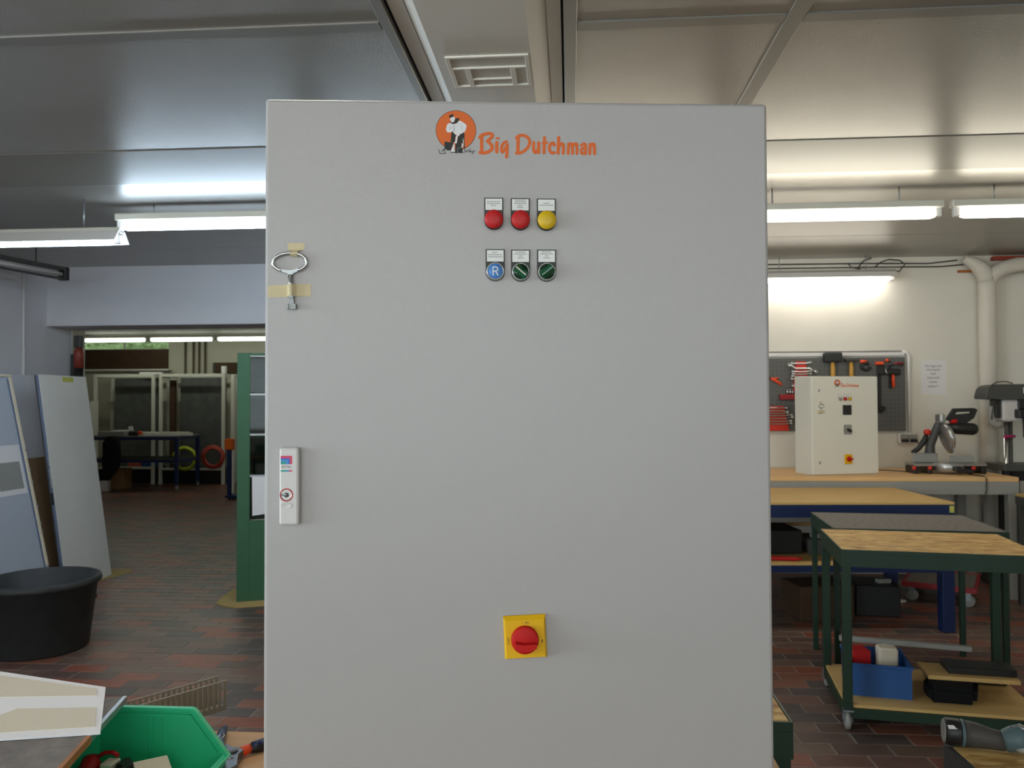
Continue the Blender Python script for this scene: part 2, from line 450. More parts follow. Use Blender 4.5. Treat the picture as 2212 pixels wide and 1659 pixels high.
# ceiling: deck, stucco metal panels, cover strips, lighting channel
bm = B(); box(bm, FXL-.2, XR+.2, YB-.2, FYB+.3, HC+.03, HC+.12)
ceil = struct('ceiling', bm, DARKM)
def cpanel(x0, x1, y0, y1, z0=HC, m=CEILM, name='ceiling_panel'):
    b_ = B(); box(b_, x0, x1, y0, y1, z0, HC+.028, .003); obj(name, b_, m, ceil)
for x0, x1, ys in ((XL-.2, -.612, (YB-.2, -.5, 2.60, 3.83, 4.42, 6.30, YW+.2)), (.006, .735, (YB-.2, -.5, 2.655, 3.95, 4.53, 6.30, YW+.2)), (.785, XR+.2, (YB-.2, -.5, 2.655, 3.95, 4.53, 6.30, YW+.2))):
    for k in range(6):
        g0 = .05 if k == 2 else .004
        y1 = ys[k+1]-(0 if k == 1 else .0)
        if k == 3: cpanel(x0 if x0 != .785 else .006, x1, ys[k]+g0, y1, HC-.003, BEAMM, 'cross_panel') if x0 != .006 else None
        elif k > 3 and x0 == .006: pass
        elif k > 3 and x0 == .785: cpanel(.006, x1, ys[k]+g0, y1)
        else: cpanel(x0, x1, ys[k]+g0, y1)
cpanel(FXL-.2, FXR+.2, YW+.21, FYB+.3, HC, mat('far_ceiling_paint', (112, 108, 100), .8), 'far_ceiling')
def strip(x0, x1, y0, y1, z0=HC-.005, name='cover_strip', m=STRIPM):
    b_ = B(); box(b_, x0, x1, y0, y1, z0, HC+.024, .002); obj(name, b_, m, ceil)
strip(.73, .79, YB, 3.95); strip(XL, -.64, 2.595, 2.655); strip(.03, .729, 2.65, 2.71); strip(.791, XR, 2.65, 2.71)
strip(-.636, -.600, YB, YW, HC-.006); strip(-.016, .03, YB, YW, HC-.006)
# lowered trunk with sloping flanks between two shadow grooves
b_ = B(); prism(b_, [(-.535, HC+.018), (-.488, HC-.026), (-.137, HC-.026), (-.073, HC+.018)], YB-.2, YW+.2, Matrix(((1, 0, 0, 0), (0, 0, 1, 0), (0, 1, 0, 0), (0, 0, 0, 1)))); obj('channel_panel', b_, CHANM, ceil)
for x0, x1 in ((-.588, -.5355), (-.0725, -.025)):
    b_ = B(); box(b_, x0, x1, YB-.2, YW+.2, HC+.014, HC+.024); obj('groove_strip', b_, CHANM, ceil)
bm = B()
for a in ((-.462, -.148, 2.885, 2.90), (-.462, -.148, 3.155, 3.17), (-.462, -.447, 2.90, 3.155), (-.163, -.148, 2.90, 3.155), (-.447, -.163, 2.985, 2.995), (-.40, -.38, 2.995, 3.155), (-.225, -.205, 2.995, 3.155), (-.38, -.225, 3.09, 3.10)):
    box(bm, a[0]*.977, a[1]*.977, a[2]*.977, a[3]*.977, HC-.034, HC-.0265, .0015)
obj('hatch_frame', bm, W_WALL, ceil)

# ------------------------------------------------------------------ fluorescent fittings
def fixture(x0, x1, y, z, tubemat, label, group, hw=.028, housing=WHITEF, drop=True, wings=None):
    t = thing('tube_light', label, 'tube light', ((x0+x1)/2, y, z-.03), 0, group)
    b_ = B(); box(b_, x0, x1, y-hw, y+hw, z+.034, z+.078, .004); obj('housing', b_, housing, t)
    if wings:
        b_ = B()
        T = Matrix(((0, 0, 1, 0), (1, 0, 0, y), (0, 1, 0, z), (0, 0, 0, 1)))
        ww, wh = wings
        prism(b_, [(-.034, .056), (-ww, wh), (-ww+.005, wh-.002), (-.028, .05), (.028, .05), (ww-.005, wh-.002), (ww, wh), (.034, .056)], x0, x1-.0, T)
        obj('reflector', b_, WHITEP, t)
    b_ = B(); tube(b_, [(x0+.05, y, z), (x0+.075, y, z), (x1-.075, y, z), (x1-.05, y, z)], [.022, .030, .030, .022], 14); obj('tube', b_, tubemat, t)
    for xa, xb in ((x0+.01, x0+.05), (x1-.05, x1-.01)):
        b_ = B(); box(b_, xa, xb, y-.016, y+.016, z-.022, z+.045, .004); obj('lamp_holder', b_, WHITEP, t)
    if drop:
        for xa in (x0+.25, x1-.25):
            b_ = B(); cyl(b_, (xa, y, z+.076), (xa, y, HC+.005), .004, n=6); obj('hanger', b_, GALV, t)
    return t
ROWG = 'fluorescent fittings in the row over the room'
fixture(.985, 2.235, 4.88, 2.672, E_WARM, 'lit fluorescent tube right of the big cabinet under the ceiling, ending at the gap', ROWG)
fixture(2.285, 3.535, 4.88, 2.672, E_WARM, 'lit fluorescent tube at the right frame edge, beyond the gap in the row', ROWG)
fixture(-2.93, -1.68, 4.88, 2.70, E_COOL, 'lit fluorescent tube left of the big cabinet, higher of the two bluish tubes', ROWG)
fixture(-1.63, -.38, 4.88, 2.70, E_COOL, 'lit fluorescent tube hidden behind the upper left part of the big cabinet', ROWG)
fixture(-.33, .92, 4.88, 2.672, E_WARM, 'lit fluorescent tube hidden behind the middle of the big cabinet', ROWG)
fixture(-4.12, -2.80, 4.72, 2.575, E_COOL, 'lower lit fluorescent tube at the left frame edge with an open white end', ROWG, wings=(.085, -.012))
fixture(1.62, 2.87, 7.17, 2.632, emit('tube_wall', (1.0, 0.93, 0.82), 8.5), 'lit fluorescent tube hung close to the white wall above the tool board', None, housing=GREYF, wings=(.075, .008))  # reflector wings added as a shield to dim the nearby ceiling
for k, x in enumerate((-3.6, -1.1, 1.4)):
    fixture(x, x+1.25, -1.9, 2.70, E_MID, 'lit fluorescent tube on the ceiling behind the camera, %s' % ('nearest the window', 'middle one', 'nearest the right wall')[k], ROWG)
    if k < 2: fixture(x-.5, x+.75, 1.45, 2.67, E_MID, 'lit fluorescent tube over the front tables, out of view, %s' % ('leftmost', 'middle', 'rightmost')[k], ROWG)
far_l = ('leftmost of the far tubes above the strip window', 'second far tube, beside the end of the strip window', 'third far tube, above the pipes on the back wall', 'far tube next to the green cabinet edge')
for k in range(4):
    fixture(-9.05+1.28*k, -9.05+1.28*k+1.26, 14.0, 2.725, E_FAR, 'lit tube in the second room, '+far_l[k], 'fluorescent fittings in the second room', drop=False)
for k in range(3):  # unseen extra row, added to brighten the floor of the second room
    fixture(-7.6+1.8*k, -7.6+1.8*k+1.26, 10.4, 2.725, E_FAR, 'added fill tube, unseen above the wide opening, second room, %s' % ('left', 'middle', 'right')[k], 'fluorescent fittings in the second room', drop=False)
# unlit fitting on the left
t = thing('tube_light', 'unlit dark tube fitting hanging under the ceiling near the left wall', 'tube light', (-4.4, 5.8, 2.6))
a, b = Vector((-4.62, 5.0, 2.655)), Vector((-4.31, 6.43, 2.655))
d = (b-a).normalized(); rot = math.atan2(d.y, d.x)
Tm = RZ(rot, a); L = (b-a).length
bm = B(); box(bm, 0, L, -.035, .035, .03, .06, .004, 0, Tm); obj('housing', bm, DGREY, t)
bm = B(); cyl(bm, a+d*.04, b-d*.04, .019, n=12); obj('tube', bm, WHITEP, t)
bm = B(); box(bm, 0, L, -.03, .03, -.045, -.03, .003, 0, Tm); obj('guard_rail', bm, DGREY, t)
for p in (0, L-.05):
    bm = B(); box(bm, p, p+.05, -.042, .042, -.05, .062, .006, 0, Tm); obj('end_cap', bm, BLACKP, t)
for p in (.3, L-.3):
    bm = B(); cyl(bm, Tm @ Vector((p, 0, .06)), Vector(((Tm @ Vector((p, 0, 0))).x, (Tm @ Vector((p, 0, 0))).y, HC+.005)), .005, n=6); obj('hanger', bm, DGREY, t)

# ------------------------------------------------------------------ tables and carts
def cart(label, loc, rz, W, D, H, topmat, frame, shelf_z=None, shelfmat=None, wheels=True, apron=.06, leg=.04, legbot=None, topthick=.02, cat='cart', name='work_cart', group=None, rim=.0):
    """local frame: x along the width from the front left corner, y to the back"""
    t = thing(name, label, cat, loc, rz, group, world=False)
    zb = legbot if legbot is not None else (.10 if wheels else 0)
    b_ = B(); box(b_, rim, W-rim, rim, D-rim, H-topthick, H, .002); obj('table_top', b_, topmat, t)
    b_ = B(); z1 = H-topthick; z0 = z1-apron
    box(b_, 0, W, 0, .03, z0, z1-.0005); box(b_, 0, W, D-.03, D, z0, z1-.0005); box(b_, 0, .03, .03, D-.03, z0, z1-.0005); box(b_, W-.03, W, .03, D-.03, z0, z1-.0005)
    if rim > 0:
        box(b_, 0, W, 0, rim-.001, z1, H); box(b_, 0, W, D-rim+.001, D, z1, H); box(b_, 0, rim-.001, rim, D-rim, z1, H); box(b_, W-rim+.001, W, rim, D-rim, z1, H)
    obj('apron', b_, frame, t)
    for x in (0.004, W-leg-.004):
        for y in (0.004, D-leg-.004):
            b_ = B(); box(b_, x, x+leg, y, y+leg, zb, z0+.01, .003); l_ = obj('leg', b_, frame, t)
            if wheels:
                cx, cy = x+leg/2, y+leg/2
                b_ = B(); box(b_, cx-.022, cx+.022, cy-.022, cy+.022, zb-.008, zb); box(b_, cx-.02, cx-.015, cy-.005, cy+.04, .04, zb-.008); box(b_, cx+.015, cx+.02, cy-.005, cy+.04, .04, zb-.008)
                obj('caster_fork', b_, GALV, l_)
                b_ = B(); lathe(b_, [(0, -.013), (.03, -.013), (.042, -.009), (.042, .009), (.03, .013), (0, .013)], 18, Matrix.Translation((cx, cy+.018, .042)) @ Matrix.Rotation(math.pi/2, 4, 'Y'))
                obj('wheel', b_, GREYF, l_)
    if shelf_z is not None:
        b_ = B(); box(b_, .015, W-.015, .015, D-.015, shelf_z-.015, shelf_z, .001); obj('shelf', b_, shelfmat, t)
        b_ = B()
        box(b_, leg, W-leg, .004, .03, shelf_z-.06, shelf_z-.016); box(b_, leg, W-leg, D-.03, D-.004, shelf_z-.06, shelf_z-.016)
        box(b_, .004, .03, leg, D-leg, shelf_z-.06, shelf_z-.016); box(b_, W-.03, W-.004, leg, D-leg, shelf_z-.06, shelf_z-.016)
        obj('shelf_rail', b_, frame, t)
    return t
# bench carrying the big cabinet
ZB = .829
cart('wooden bench board under the big cabinet, the pliers and the green bin', (-1.12, .95, 0), 0, 1.527, .747, ZB, WOOD, GREENF, wheels=False, name='work_bench', cat='bench', topthick=.025)
cart('green framed cart with chipboard top standing right behind the big cabinet', (-.34, 1.782, 0), math.radians(-.8), .82, .62, .85, OSBM, GREENF, .13, OSBM, leg=.05, rim=.006)
cart('chipboard topped green cart in front on the right holding a blue crate', (1.268, 3.826, 0), math.radians(-8.5), .875, .62, .85, OSBM, GREENF, .125, PLY, rim=.006)
cart('green cart with worn grey top, behind the chipboard cart', (1.437, 4.462, 0), math.radians(-6), .885, .64, .85, GREYMAT, GREENF, None, None, leg=.03, rim=.008, wheels=False)
cart('light wooden workbench against the white wall, carrying the small cabinet', (-.4, 6.40, 0), 0, 3.87, .89, .95, BEECH, GREYF, None, None, leg=.07, wheels=False, apron=.10, topthick=.035, name='work_bench', cat='bench')
bt = cart('blue framed table with pale wooden top, in front of the wall workbench', (.30, 5.36, 0), math.radians(3), 2.26, .90, .87, PLY, BLUEF, .46, PLY, leg=.08, wheels=False, apron=.085, topthick=.018, name='work_table', cat='table')
b_ = B(); box(b_, .09, 2.1, .72, .76, .60, .62, .002); obj('rear_rail', b_, PLY, bt)
b_ = B(); box(b_, 2.225, 2.255, -.003, 0, .80, .845); obj('yellow_tag', b_, GREENPR, bt)
cart('dark table with a yellowish top at the right frame edge', (3.375, 5.62, 0), 0, .8, .66, .84, YCARD, DGREY, None, None, leg=.045, wheels=False, name='side_table', cat='table')
cart('bench with yellow chipboard top at the lower right, under the power tool', (.765, .92, 0), 0, .9, .785, .84, OSBM, DGREY, None, None, wheels=False, rim=.012, name='work_bench', cat='bench')
# grey-topped table in the lower left corner
gt = thing('work_table', 'table with worn grey top and brown edge in the lower left corner', 'table', (-.745, .985, 0), math.radians(13), world=False)
GZ = .985
b_ = B(); box(b_, -1.3, -.008, 0, .505, GZ-.013, GZ-.001, .001); obj('table_top', b_, GREYMAT, gt)
b_ = B(); box(b_, -.008, 0, 0, .32, GZ-.013, GZ); obj('edge_strip', b_, EDGEBR, gt)
b_ = B(); box(b_, -.008, 0, .32, .505, GZ-.013, GZ, .001); obj('edge_guard', b_, GALV, gt)
for x in (-1.26, -.76):
    for y in (.03, .43):
        b_ = B(); box(b_, x, x+.04, y, y+.04, 0, GZ-.05, .003); obj('leg', b_, GREYF, gt)
b_ = B(); box(b_, -1.27, -.7, .02, .48, GZ-.05, GZ-.0135); obj('apron', b_, GREYF, gt)

# ------------------------------------------------------------------ the big control cabinet
FA = math.radians(6.45)
FO = Vector((-.476, 1.195, 2.029)); FU = Vector((math.cos(FA), math.sin(FA), 0))
def fp(u, v): return FO+FU*(u/1000)+Vector((0, 0, -v/1000))
cab = thing('control_cabinet', 'large light grey control cabinet with six buttons and a yellow red switch', 'cabinet', fp(0, 1200), FA, world=False)
# local: x right along the door, y into the cabinet, z up; L(u, v) is a point on the door in mm
def LZ(v): return (1200-v)/1000
TD = Matrix(((.001, 0, 0, 0), (0, 0, -.001, 0), (0, -.001, 0, 1.2), (0, 0, 0, 1)))      # (u, v, d) mm, d out of the door
b_ = B(); box(b_, .003, .797, .0225, .30, .003, 1.197, .004); obj('body', b_, RAL, cab)
b_ = B(); box(b_, 0, .8, 0, .022, 0, 1.2, .0055, 0, None, 3); door = obj('door', b_, RAL, cab)

def rot2(pts, a, c): return [(c[0]+(x-c[0])*math.cos(a)-(y-c[1])*math.sin(a), c[1]+(x-c[0])*math.sin(a)+(y-c[1])*math.cos(a)) for x, y in pts]
def disc(bm, cu, cv, r, d0, d1, n=32, mi=0, T=TD): prism(bm, [(cu+r*math.cos(2*math.pi*k/n), cv+r*math.sin(2*math.pi*k/n)) for k in range(n)], d0, d1, T, mi)
EPS = 0
def stroke(bm, pts, w, d0, d1, T=TD, mi=0, step=0):
    """brush line: one quad per segment with a round dab on every point"""
    if step:
        p2 = []
        n = len(pts)
        for i in range(n-1):
            p0, p1, p2_, p3 = pts[max(i-1, 0)], pts[i], pts[i+1], pts[min(i+2, n-1)]
            for k in range(step):
                t_ = k/step
                p2.append(tuple(.5*((2*p1[j])+(-p0[j]+p2_[j])*t_+(2*p0[j]-5*p1[j]+4*p2_[j]-p3[j])*t_*t_+(-p0[j]+3*p1[j]-3*p2_[j]+p3[j])*t_**3) for j in (0, 1)))
        p2.append(pts[-1]); pts = p2
    global EPS
    sc_ = .01 if T is TD else .00001
    def e_():
        global EPS
        EPS = (EPS+1) % 40
        return d1+EPS*sc_
    for (a, b), (c, d) in zip(pts, pts[1:]):
        l_ = math.hypot(c-a, d-b)
        if l_ < 1e-6: continue
        nx, ny = -(d-b)/l_*w/2, (c-a)/l_*w/2
        prism(bm, [(a+nx, b+ny), (c+nx, d+ny), (c-nx, d-ny), (a-nx, b-ny)], d0, e_(), T, mi)
    for a, b in pts: disc(bm, a, b, w/2, d0, e_(), 12, mi, T)

# logo sticker: disc with the figure, then the brush lettering
def make_logo():
    b_ = B()
    def Z(pts): return [(299.5+(x-767)*.0536, 48+(y-793)*.0536) for x, y in pts]
    disc(b_, 299.5, 48, 32, .0, .10, 64, 1); disc(b_, 299.5, 48, 31.3, .1, .2, 64, 0)
    figure = [
        (2, .3, [(560, 580), (510, 610), (490, 680), (470, 760), (490, 830), (540, 860), (620, 850), (680, 830), (720, 900), (790, 930), (850, 965), (890, 900), (950, 890), (990, 840), (1030, 840), (1060, 750), (1085, 660), (1050, 600), (900, 505), (850, 510), (800, 575), (740, 600), (660, 605), (600, 570)]),
        (1, .35, [(650, 815), (630, 880), (620, 1000), (605, 1150), (700, 1165), (740, 1100), (750, 1000), (770, 935), (720, 900)]),
        (1, .35, [(830, 960), (855, 972), (890, 905), (960, 880), (1000, 850), (1022, 900), (1012, 1100), (1034, 1320), (990, 1300), (968, 1160), (920, 1180), (960, 1300), (960, 1450), (740, 1475), (748, 1200), (800, 1150)]),
        (1, .35, [(425, 1130), (600, 1150), (690, 1170), (690, 1200), (650, 1290), (600, 1395), (500, 1385), (430, 1330)]),
        (2, .4, [(770, 945), (822, 950), (800, 1080), (785, 1180), (700, 1180), (740, 1130), (755, 1020)]),
        (2, .4, [(690, 1200), (722, 1205), (722, 1420), (615, 1420)]),
        (2, .4, [(945, 1180), (968, 1200), (968, 1300), (920, 1290)]),
        (2, .4, [(975, 1010), (990, 1100), (1000, 1290), (980, 1230), (966, 1090)]),
        (1, .4, [(580, 510), (600, 560), (660, 600), (740, 595), (800, 570), (850, 500), (872, 415), (830, 430), (760, 430), (735, 480), (700, 555), (640, 560)]),
        (2, .45, [(590, 440), (640, 410), (700, 385), (735, 410), (735, 480), (700, 550), (640, 555), (600, 500)]),
        (1, .5, [(560, 350), (600, 340), (640, 305), (690, 330), (702, 375), (640, 400), (600, 425), (572, 410)])]
    for mi, d, pts in figure: prism(b_, Z(pts), .02, d, TD, mi)
    for pts in ([(285, 1490), (470, 1480)], [(250, 1370), (290, 1480)], [(430, 1330), (430, 1470)], [(610, 1450), (980, 1460)], [(1020, 1290), (1035, 1450)], [(1060, 1430), (1120, 1380), (1180, 1440), (1190, 1350)], [(1180, 1430), (1320, 1400)], [(1230, 1490), (1290, 1440)], [(410, 1350), (350, 1420)]):
        stroke(b_, Z(pts), .9, .02, .3, TD, 1)
    for pts in ([(580, 690), (590, 760)], [(700, 640), (710, 760), (690, 820)], [(930, 640), (960, 780)], [(650, 700), (655, 740)], [(810, 1320), (940, 1310)], [(815, 1330), (810, 1450)]):
        stroke(b_, Z(pts), .5, .3, .45, TD, 3)
    return b_
def make_lettering():
    b_ = B()
    def Q(pts): return [(334.6+(x/7.628-13)*.738, 77.5+(y/7.628-52)*.738) for x, y in pts]
    s = .738/7.628
    for wd, pts in ((56, [(158, 190), (156, 330), (158, 455)]), (52, [(125, 205), (165, 165), (230, 145), (300, 140), (335, 165), (320, 200), (280, 235), (248, 266)]), (56, [(265, 275), (310, 320), (328, 365), (305, 415), (250, 448), (180, 460), (130, 452)]),
                    (56, [(405, 285), (402, 440)]), (32, [(398, 216), (438, 215)]),
                    (46, [(562, 270), (520, 292), (488, 345), (480, 415), (498, 445), (535, 400), (572, 330)]), (50, [(576, 320), (572, 450), (562, 525)]),
                    (56, [(755, 195), (752, 330), (750, 450)]), (50, [(728, 207), (775, 170), (840, 165), (900, 190), (940, 240), (942, 300), (905, 375), (840, 430), (780, 458), (725, 455)]),
                    (52, [(1012, 285), (1008, 380), (1025, 440), (1055, 438), (1082, 395)]), (52, [(1094, 285), (1092, 445)]),
                    (50, [(1190, 195), (1184, 330), (1180, 450)]), (36, [(1160, 292), (1236, 282)]),
                    (50, [(1350, 322), (1335, 290), (1302, 295), (1270, 350), (1276, 415), (1312, 452), (1352, 445)]),
                    (52, [(1425, 195), (1416, 330), (1412, 455)]), (50, [(1428, 345), (1455, 302), (1490, 302), (1502, 345), (1496, 455)]),
                    (50, [(1588, 298), (1580, 458)]), (46, [(1592, 335), (1620, 297), (1648, 312), (1652, 458)]), (46, [(1658, 335), (1692, 297), (1722, 312), (1724, 458)]),
                    (46, [(1796, 318), (1838, 297), (1866, 320), (1866, 462)]), (42, [(1860, 362), (1815, 368), (1794, 410), (1806, 456), (1840, 450), (1864, 410)]),
                    (50, [(1942, 300), (1938, 460)]), (50, [(1948, 335), (1982, 302), (2010, 315), (2014, 458)])):
        stroke(b_, Q(pts), wd*s, .0, .25, TD, 0, 4 if len(pts) > 2 else 0)
    stroke(b_, Q([(2068, 460), (2070, 462)]), 2, 0, .2, TD, 1)
    return b_
bm = make_logo(); obj('logo_emblem', bm, [ORANGE, PRINTK, PRINTW, PRINTG], cab)
bm = make_lettering(); obj('logo_lettering', bm, [ORANGE, PRINTG], cab)

# push buttons: holder plate with label, then head
def holder(u, v0, vc, lines, head):
    """u: centre, v0: top of the plate, vc: centre of the head"""
    pts = [(u-15, v0), (u+15, v0), (u+15, vc)]
    pts += [(u+15*math.cos(a*math.pi/14), vc+15*math.sin(a*math.pi/14)) for a in range(1, 14)] + [(u-15, vc)]
    b_ = B(); prism(b_, pts, 0, 2.4, TD); h = obj('button_holder', b_, DKPLATE, cab)
    b_ = B(); prism(b_, [(u-13.2, v0+1.6), (u+13.2, v0+1.6), (u+13.2, v0+19.6), (u-13.2, v0+19.6)], 2.4, 3.0, TD)
    for yy, hw in lines:
        x = u-hw
        rnd = random.Random(int(u*10+yy*7))
        while x < u+hw-.6:
            wl = rnd.uniform(1.0, 2.2); prism(b_, [(x, v0+yy), (min(x+wl, u+hw), v0+yy), (min(x+wl, u+hw), v0+yy+1.5), (x, v0+yy+1.5)], 3.0, 3.06, TD, 1); x += wl+.45
    obj('label_plate', b_, [LABELW, PRINTG], h)
    TH = TD @ Matrix.Translation((u, vc, 0))
    if head in ('red', 'yellow'):
        b_ = B(); lathe(b_, [(11, 2.4), (11, 8), (13.8, 8.5), (14.9, 10.5), (14.6, 13), (12.5, 15.3), (7, 16.6), (0, 17)], 36, TH)
        obj('mushroom_head', b_, REDP if head == 'red' else YELP, h)
    else:
        b_ = B(); lathe(b_, [(14.4, 2.4), (14.4, 6), (13.6, 8.4), (12.6, 9), (12.0, 8.4), (12.0, 5)], 40, TH); obj('bezel', b_, SILVER, h)
        if head == 'blue':
            b_ = B(); lathe(b_, [(11.9, 5), (11.9, 8.0), (11.5, 8.6), (0, 8.6)], 36, TH); obj('button_cap', b_, BLUEP, h)
            tb = B(); q_ = lambda l: [(u+x_, vc+y_) for x_, y_ in l]
            for l in ([(-3.6, 6.6), (-3.6, -6.4)], [(-3.6, -6.4), (.6, -6.4), (3.2, -5.4), (3.8, -3), (3.2, -.8), (.6, .2), (-3.6, .2)], [(.2, .2), (4.2, 6.6)]): stroke(tb, q_(l), 1.5, 8.6, 8.8)
            obj('letter', tb, LABELW, h)
        else:
            ang = math.radians(42 if head == 'sel1' else -38)
            b_ = B(); lathe(b_, [(11.9, 5), (11.9, 8.2), (10.6, 9.8), (0, 10.4)], 36, TH)
            obj('selector_base', b_, GREENLENS, h)
            b_ = B()
            Tg = TH @ Matrix.Rotation(ang, 4, 'Z')
            lo = [(-11, -7.4, 9), (11, -7.4, 9), (11, 7.4, 9), (-11, 7.4, 9)]; hi = [(-10.6, -1.2, 14), (10.6, -1.2, 16), (10.6, 1.2, 16), (-10.6, 1.2, 14)]
            vv = [b_.verts.new(Tg @ Vector(p)) for p in lo+hi]
            for q in ((3, 2, 1, 0), (4, 5, 6, 7), (0, 1, 5, 4), (1, 2, 6, 5), (2, 3, 7, 6), (3, 0, 4, 7)): b_.faces.new([vv[i] for i in q])
            obj('selector_handle', b_, GREENHI, h)
    return h
UC = (359.0, 401.0, 442.4)
holder(UC[0], 155.6, 191.6, [(5.5, 10.5), (8.6, 10.8), (11.6, 4.5)], 'red')
holder(UC[1], 156.0, 192.0, [(2.6, 8.4), (5.4, 9.2), (8.2, 9.5), (11.2, 4), (14, 4.8)], 'red')
holder(UC[2], 156.5, 192.5, [(7, 4.8), (10, 11)], 'yellow')
holder(UC[0]+2, 237.4, 273.0, [(4.6, 4.4), (8.0, 11), (11.4, 11)], 'blue')
holder(UC[1]+.2, 238.0, 273.6, [(3.2, 8), (6.4, 10.4), (9.4, 3.4), (12.6, 4.8)], 'sel1')
holder(UC[2], 237.9, 273.6, [(2.8, 7.4), (6, 10), (9.2, 2.6), (12.4, 5.4)], 'sel2')

# main switch, a little crooked
b_ = B(); A0 = math.radians(-2.3); c0 = (405.6, 845.5)
lo = rot2([(c0[0]-33, c0[1]-33), (c0[0]+33, c0[1]-33), (c0[0]+33, c0[1]+33), (c0[0]-33, c0[1]+33)], A0, c0)
hi = rot2([(c0[0]-30, c0[1]-27), (c0[0]+30, c0[1]-27), (c0[0]+30, c0[1]+31), (c0[0]-30, c0[1]+31)], A0, c0)
v0 = [b_.verts.new(TD @ Vector((*p, 0))) for p in lo]; v1 = [b_.verts.new(TD @ Vector((*p, 4))) for p in lo]; v2 = [b_.verts.new(TD @ Vector((*p, 10))) for p in hi]
for a, b in ((v0, v1), (v1, v2)):
    for k in range(4): b_.faces.new((a[k], a[(k+1) % 4], b[(k+1) % 4], b[k]))
b_.faces.new(v2)
sw = obj('main_switch', b_, YELS, cab)
TS = TD @ Matrix.Translation((c0[0]-.8, c0[1]+2.2, 10)) @ Matrix.Rotation(A0, 4, 'Z')
b_ = B(); lathe(b_, [(21.3, 0), (21.3, 7), (20.4, 9.5), (18.8, 10.5), (0, 10.5)], 48, TS)
kn = obj('rotary_knob', b_, REDK, sw)
b_ = B()
gp = [(-17, 2), (-15.5, -.6), (-8, 1), (-2, 2.4), (15, 2.2), (18, 3.2), (18.6, 6), (17, 10.5), (11, 13.5), (0, 14.6), (-11, 13.5), (-17, 9)]
vlo = [b_.verts.new(TS @ Vector((x, y, 10))) for x, y in gp]; vhi = [b_.verts.new(TS @ Vector((x*.96, 6.5+(y-6.5)*.78, 21))) for x, y in gp]
for k in range(len(gp)): b_.faces.new((vlo[k], vlo[(k+1) % len(gp)], vhi[(k+1) % len(gp)], vhi[k]))
b_.faces.new(vhi)
obj('grip', b_, REDK, kn)
TT = Matrix.Diagonal((1, -1, 1, 1))
tb = text_bm('I   ON', 4.2, TS @ Matrix.Translation((1.5, -25.2, .15)) @ TT, .1)
merge(tb, text_bm('0 OFF', 4.2, TS @ Matrix.Translation((-25.4, 1.5, .15)) @ Matrix.Rotation(-math.pi/2, 4, 'Z') @ TT, .1))
prism(tb, [(26.2, 2), (27.8, 2), (27.8, 6.5), (26.2, 6.5)], 0, .15, TS)
obj('switch_lettering', tb, PRINTK, sw)

# lock handle
b_ = B()
box(b_, .0265, .0565, -.013, 0, LZ(667), LZ(548), .0035, 0, None, 2)
hd = obj('lock_handle', b_, IVORY, cab)
b_ = B(); T2 = TD @ Matrix.Translation((0, 0, 13))
prism(b_, [(29.2, 560.5), (46.6, 560.5), (46.6, 573.4), (43, 573.4), (43, 564.3), (29.2, 564.3)], 0, .1, T2, 0)
prism(b_, [(29.2, 564.3), (43, 564.3), (43, 573.4), (40.8, 573.4), (40.8, 566.4), (29.2, 566.4)], 0, .1, T2, 1)
prism(b_, [(29.2, 566.4), (40.8, 566.4), (40.8, 573.4), (37, 573.4), (37, 569.5), (29.2, 569.5)], 0, .1, T2, 2)
prism(b_, [(29.2, 569.5), (37, 569.5), (37, 573.4), (29.2, 573.4)], 0, .1, T2, 3)
merge(b_, text_bm('RITTAL', 4.9, T2 @ Matrix.Translation((38, 577.6, .05)) @ TT @ Matrix.Diagonal((.92, 1, 1, 1)), .1), 4)
prism(b_, [(29.2, 582.4), (37.5, 582.4), (37.5, 584.8), (29.2, 584.8)], 0, .1, T2, 3)
prism(b_, [(37.5, 582.4), (42, 582.4), (42, 584.8), (37.5, 584.8)], 0, .1, T2, 2)
prism(b_, [(42, 582.4), (46.6, 582.4), (46.6, 584.8), (42, 584.8)], 0, .1, T2, 0)
obj('maker_logo', b_, [PINKP, BLUPR, mat('sky_blue_print', (60, 140, 200), 0.5), TEALPR, PRINTK], hd)
TK = TD @ Matrix.Translation((37.9, 620.6, 13))
b_ = B(); lathe(b_, [(10, 0), (10, .5), (8.6, .5), (8.6, 0)], 36, TK); obj('red_ring', b_, REDP, hd)
b_ = B(); lathe(b_, [(8.5, 0), (8.5, .3), (7.6, .3), (6.6, -3), (0, -3)], 32, TK); obj('keyhole_recess', b_, CHROME, hd)
b_ = B(); lathe(b_, [(3.6, -3), (3.6, .6), (0, .8)], 20, TK); prism(b_, [(-7.5, -1.2), (0, -1.2), (0, 1.6), (-7.5, 1.6)], -2.5, .3, TK); obj('lock_pin', b_, STEEL, hd)
b_ = B(); lathe(b_, [(9.0, .0), (8.6, .9), (7.4, .5), (0, .1)], 28, TD @ Matrix.Translation((37.9, 637, 13)) @ Matrix.Diagonal((1, .55, 1, 1))); obj('thumb_dimple', b_, IVORY, hd)

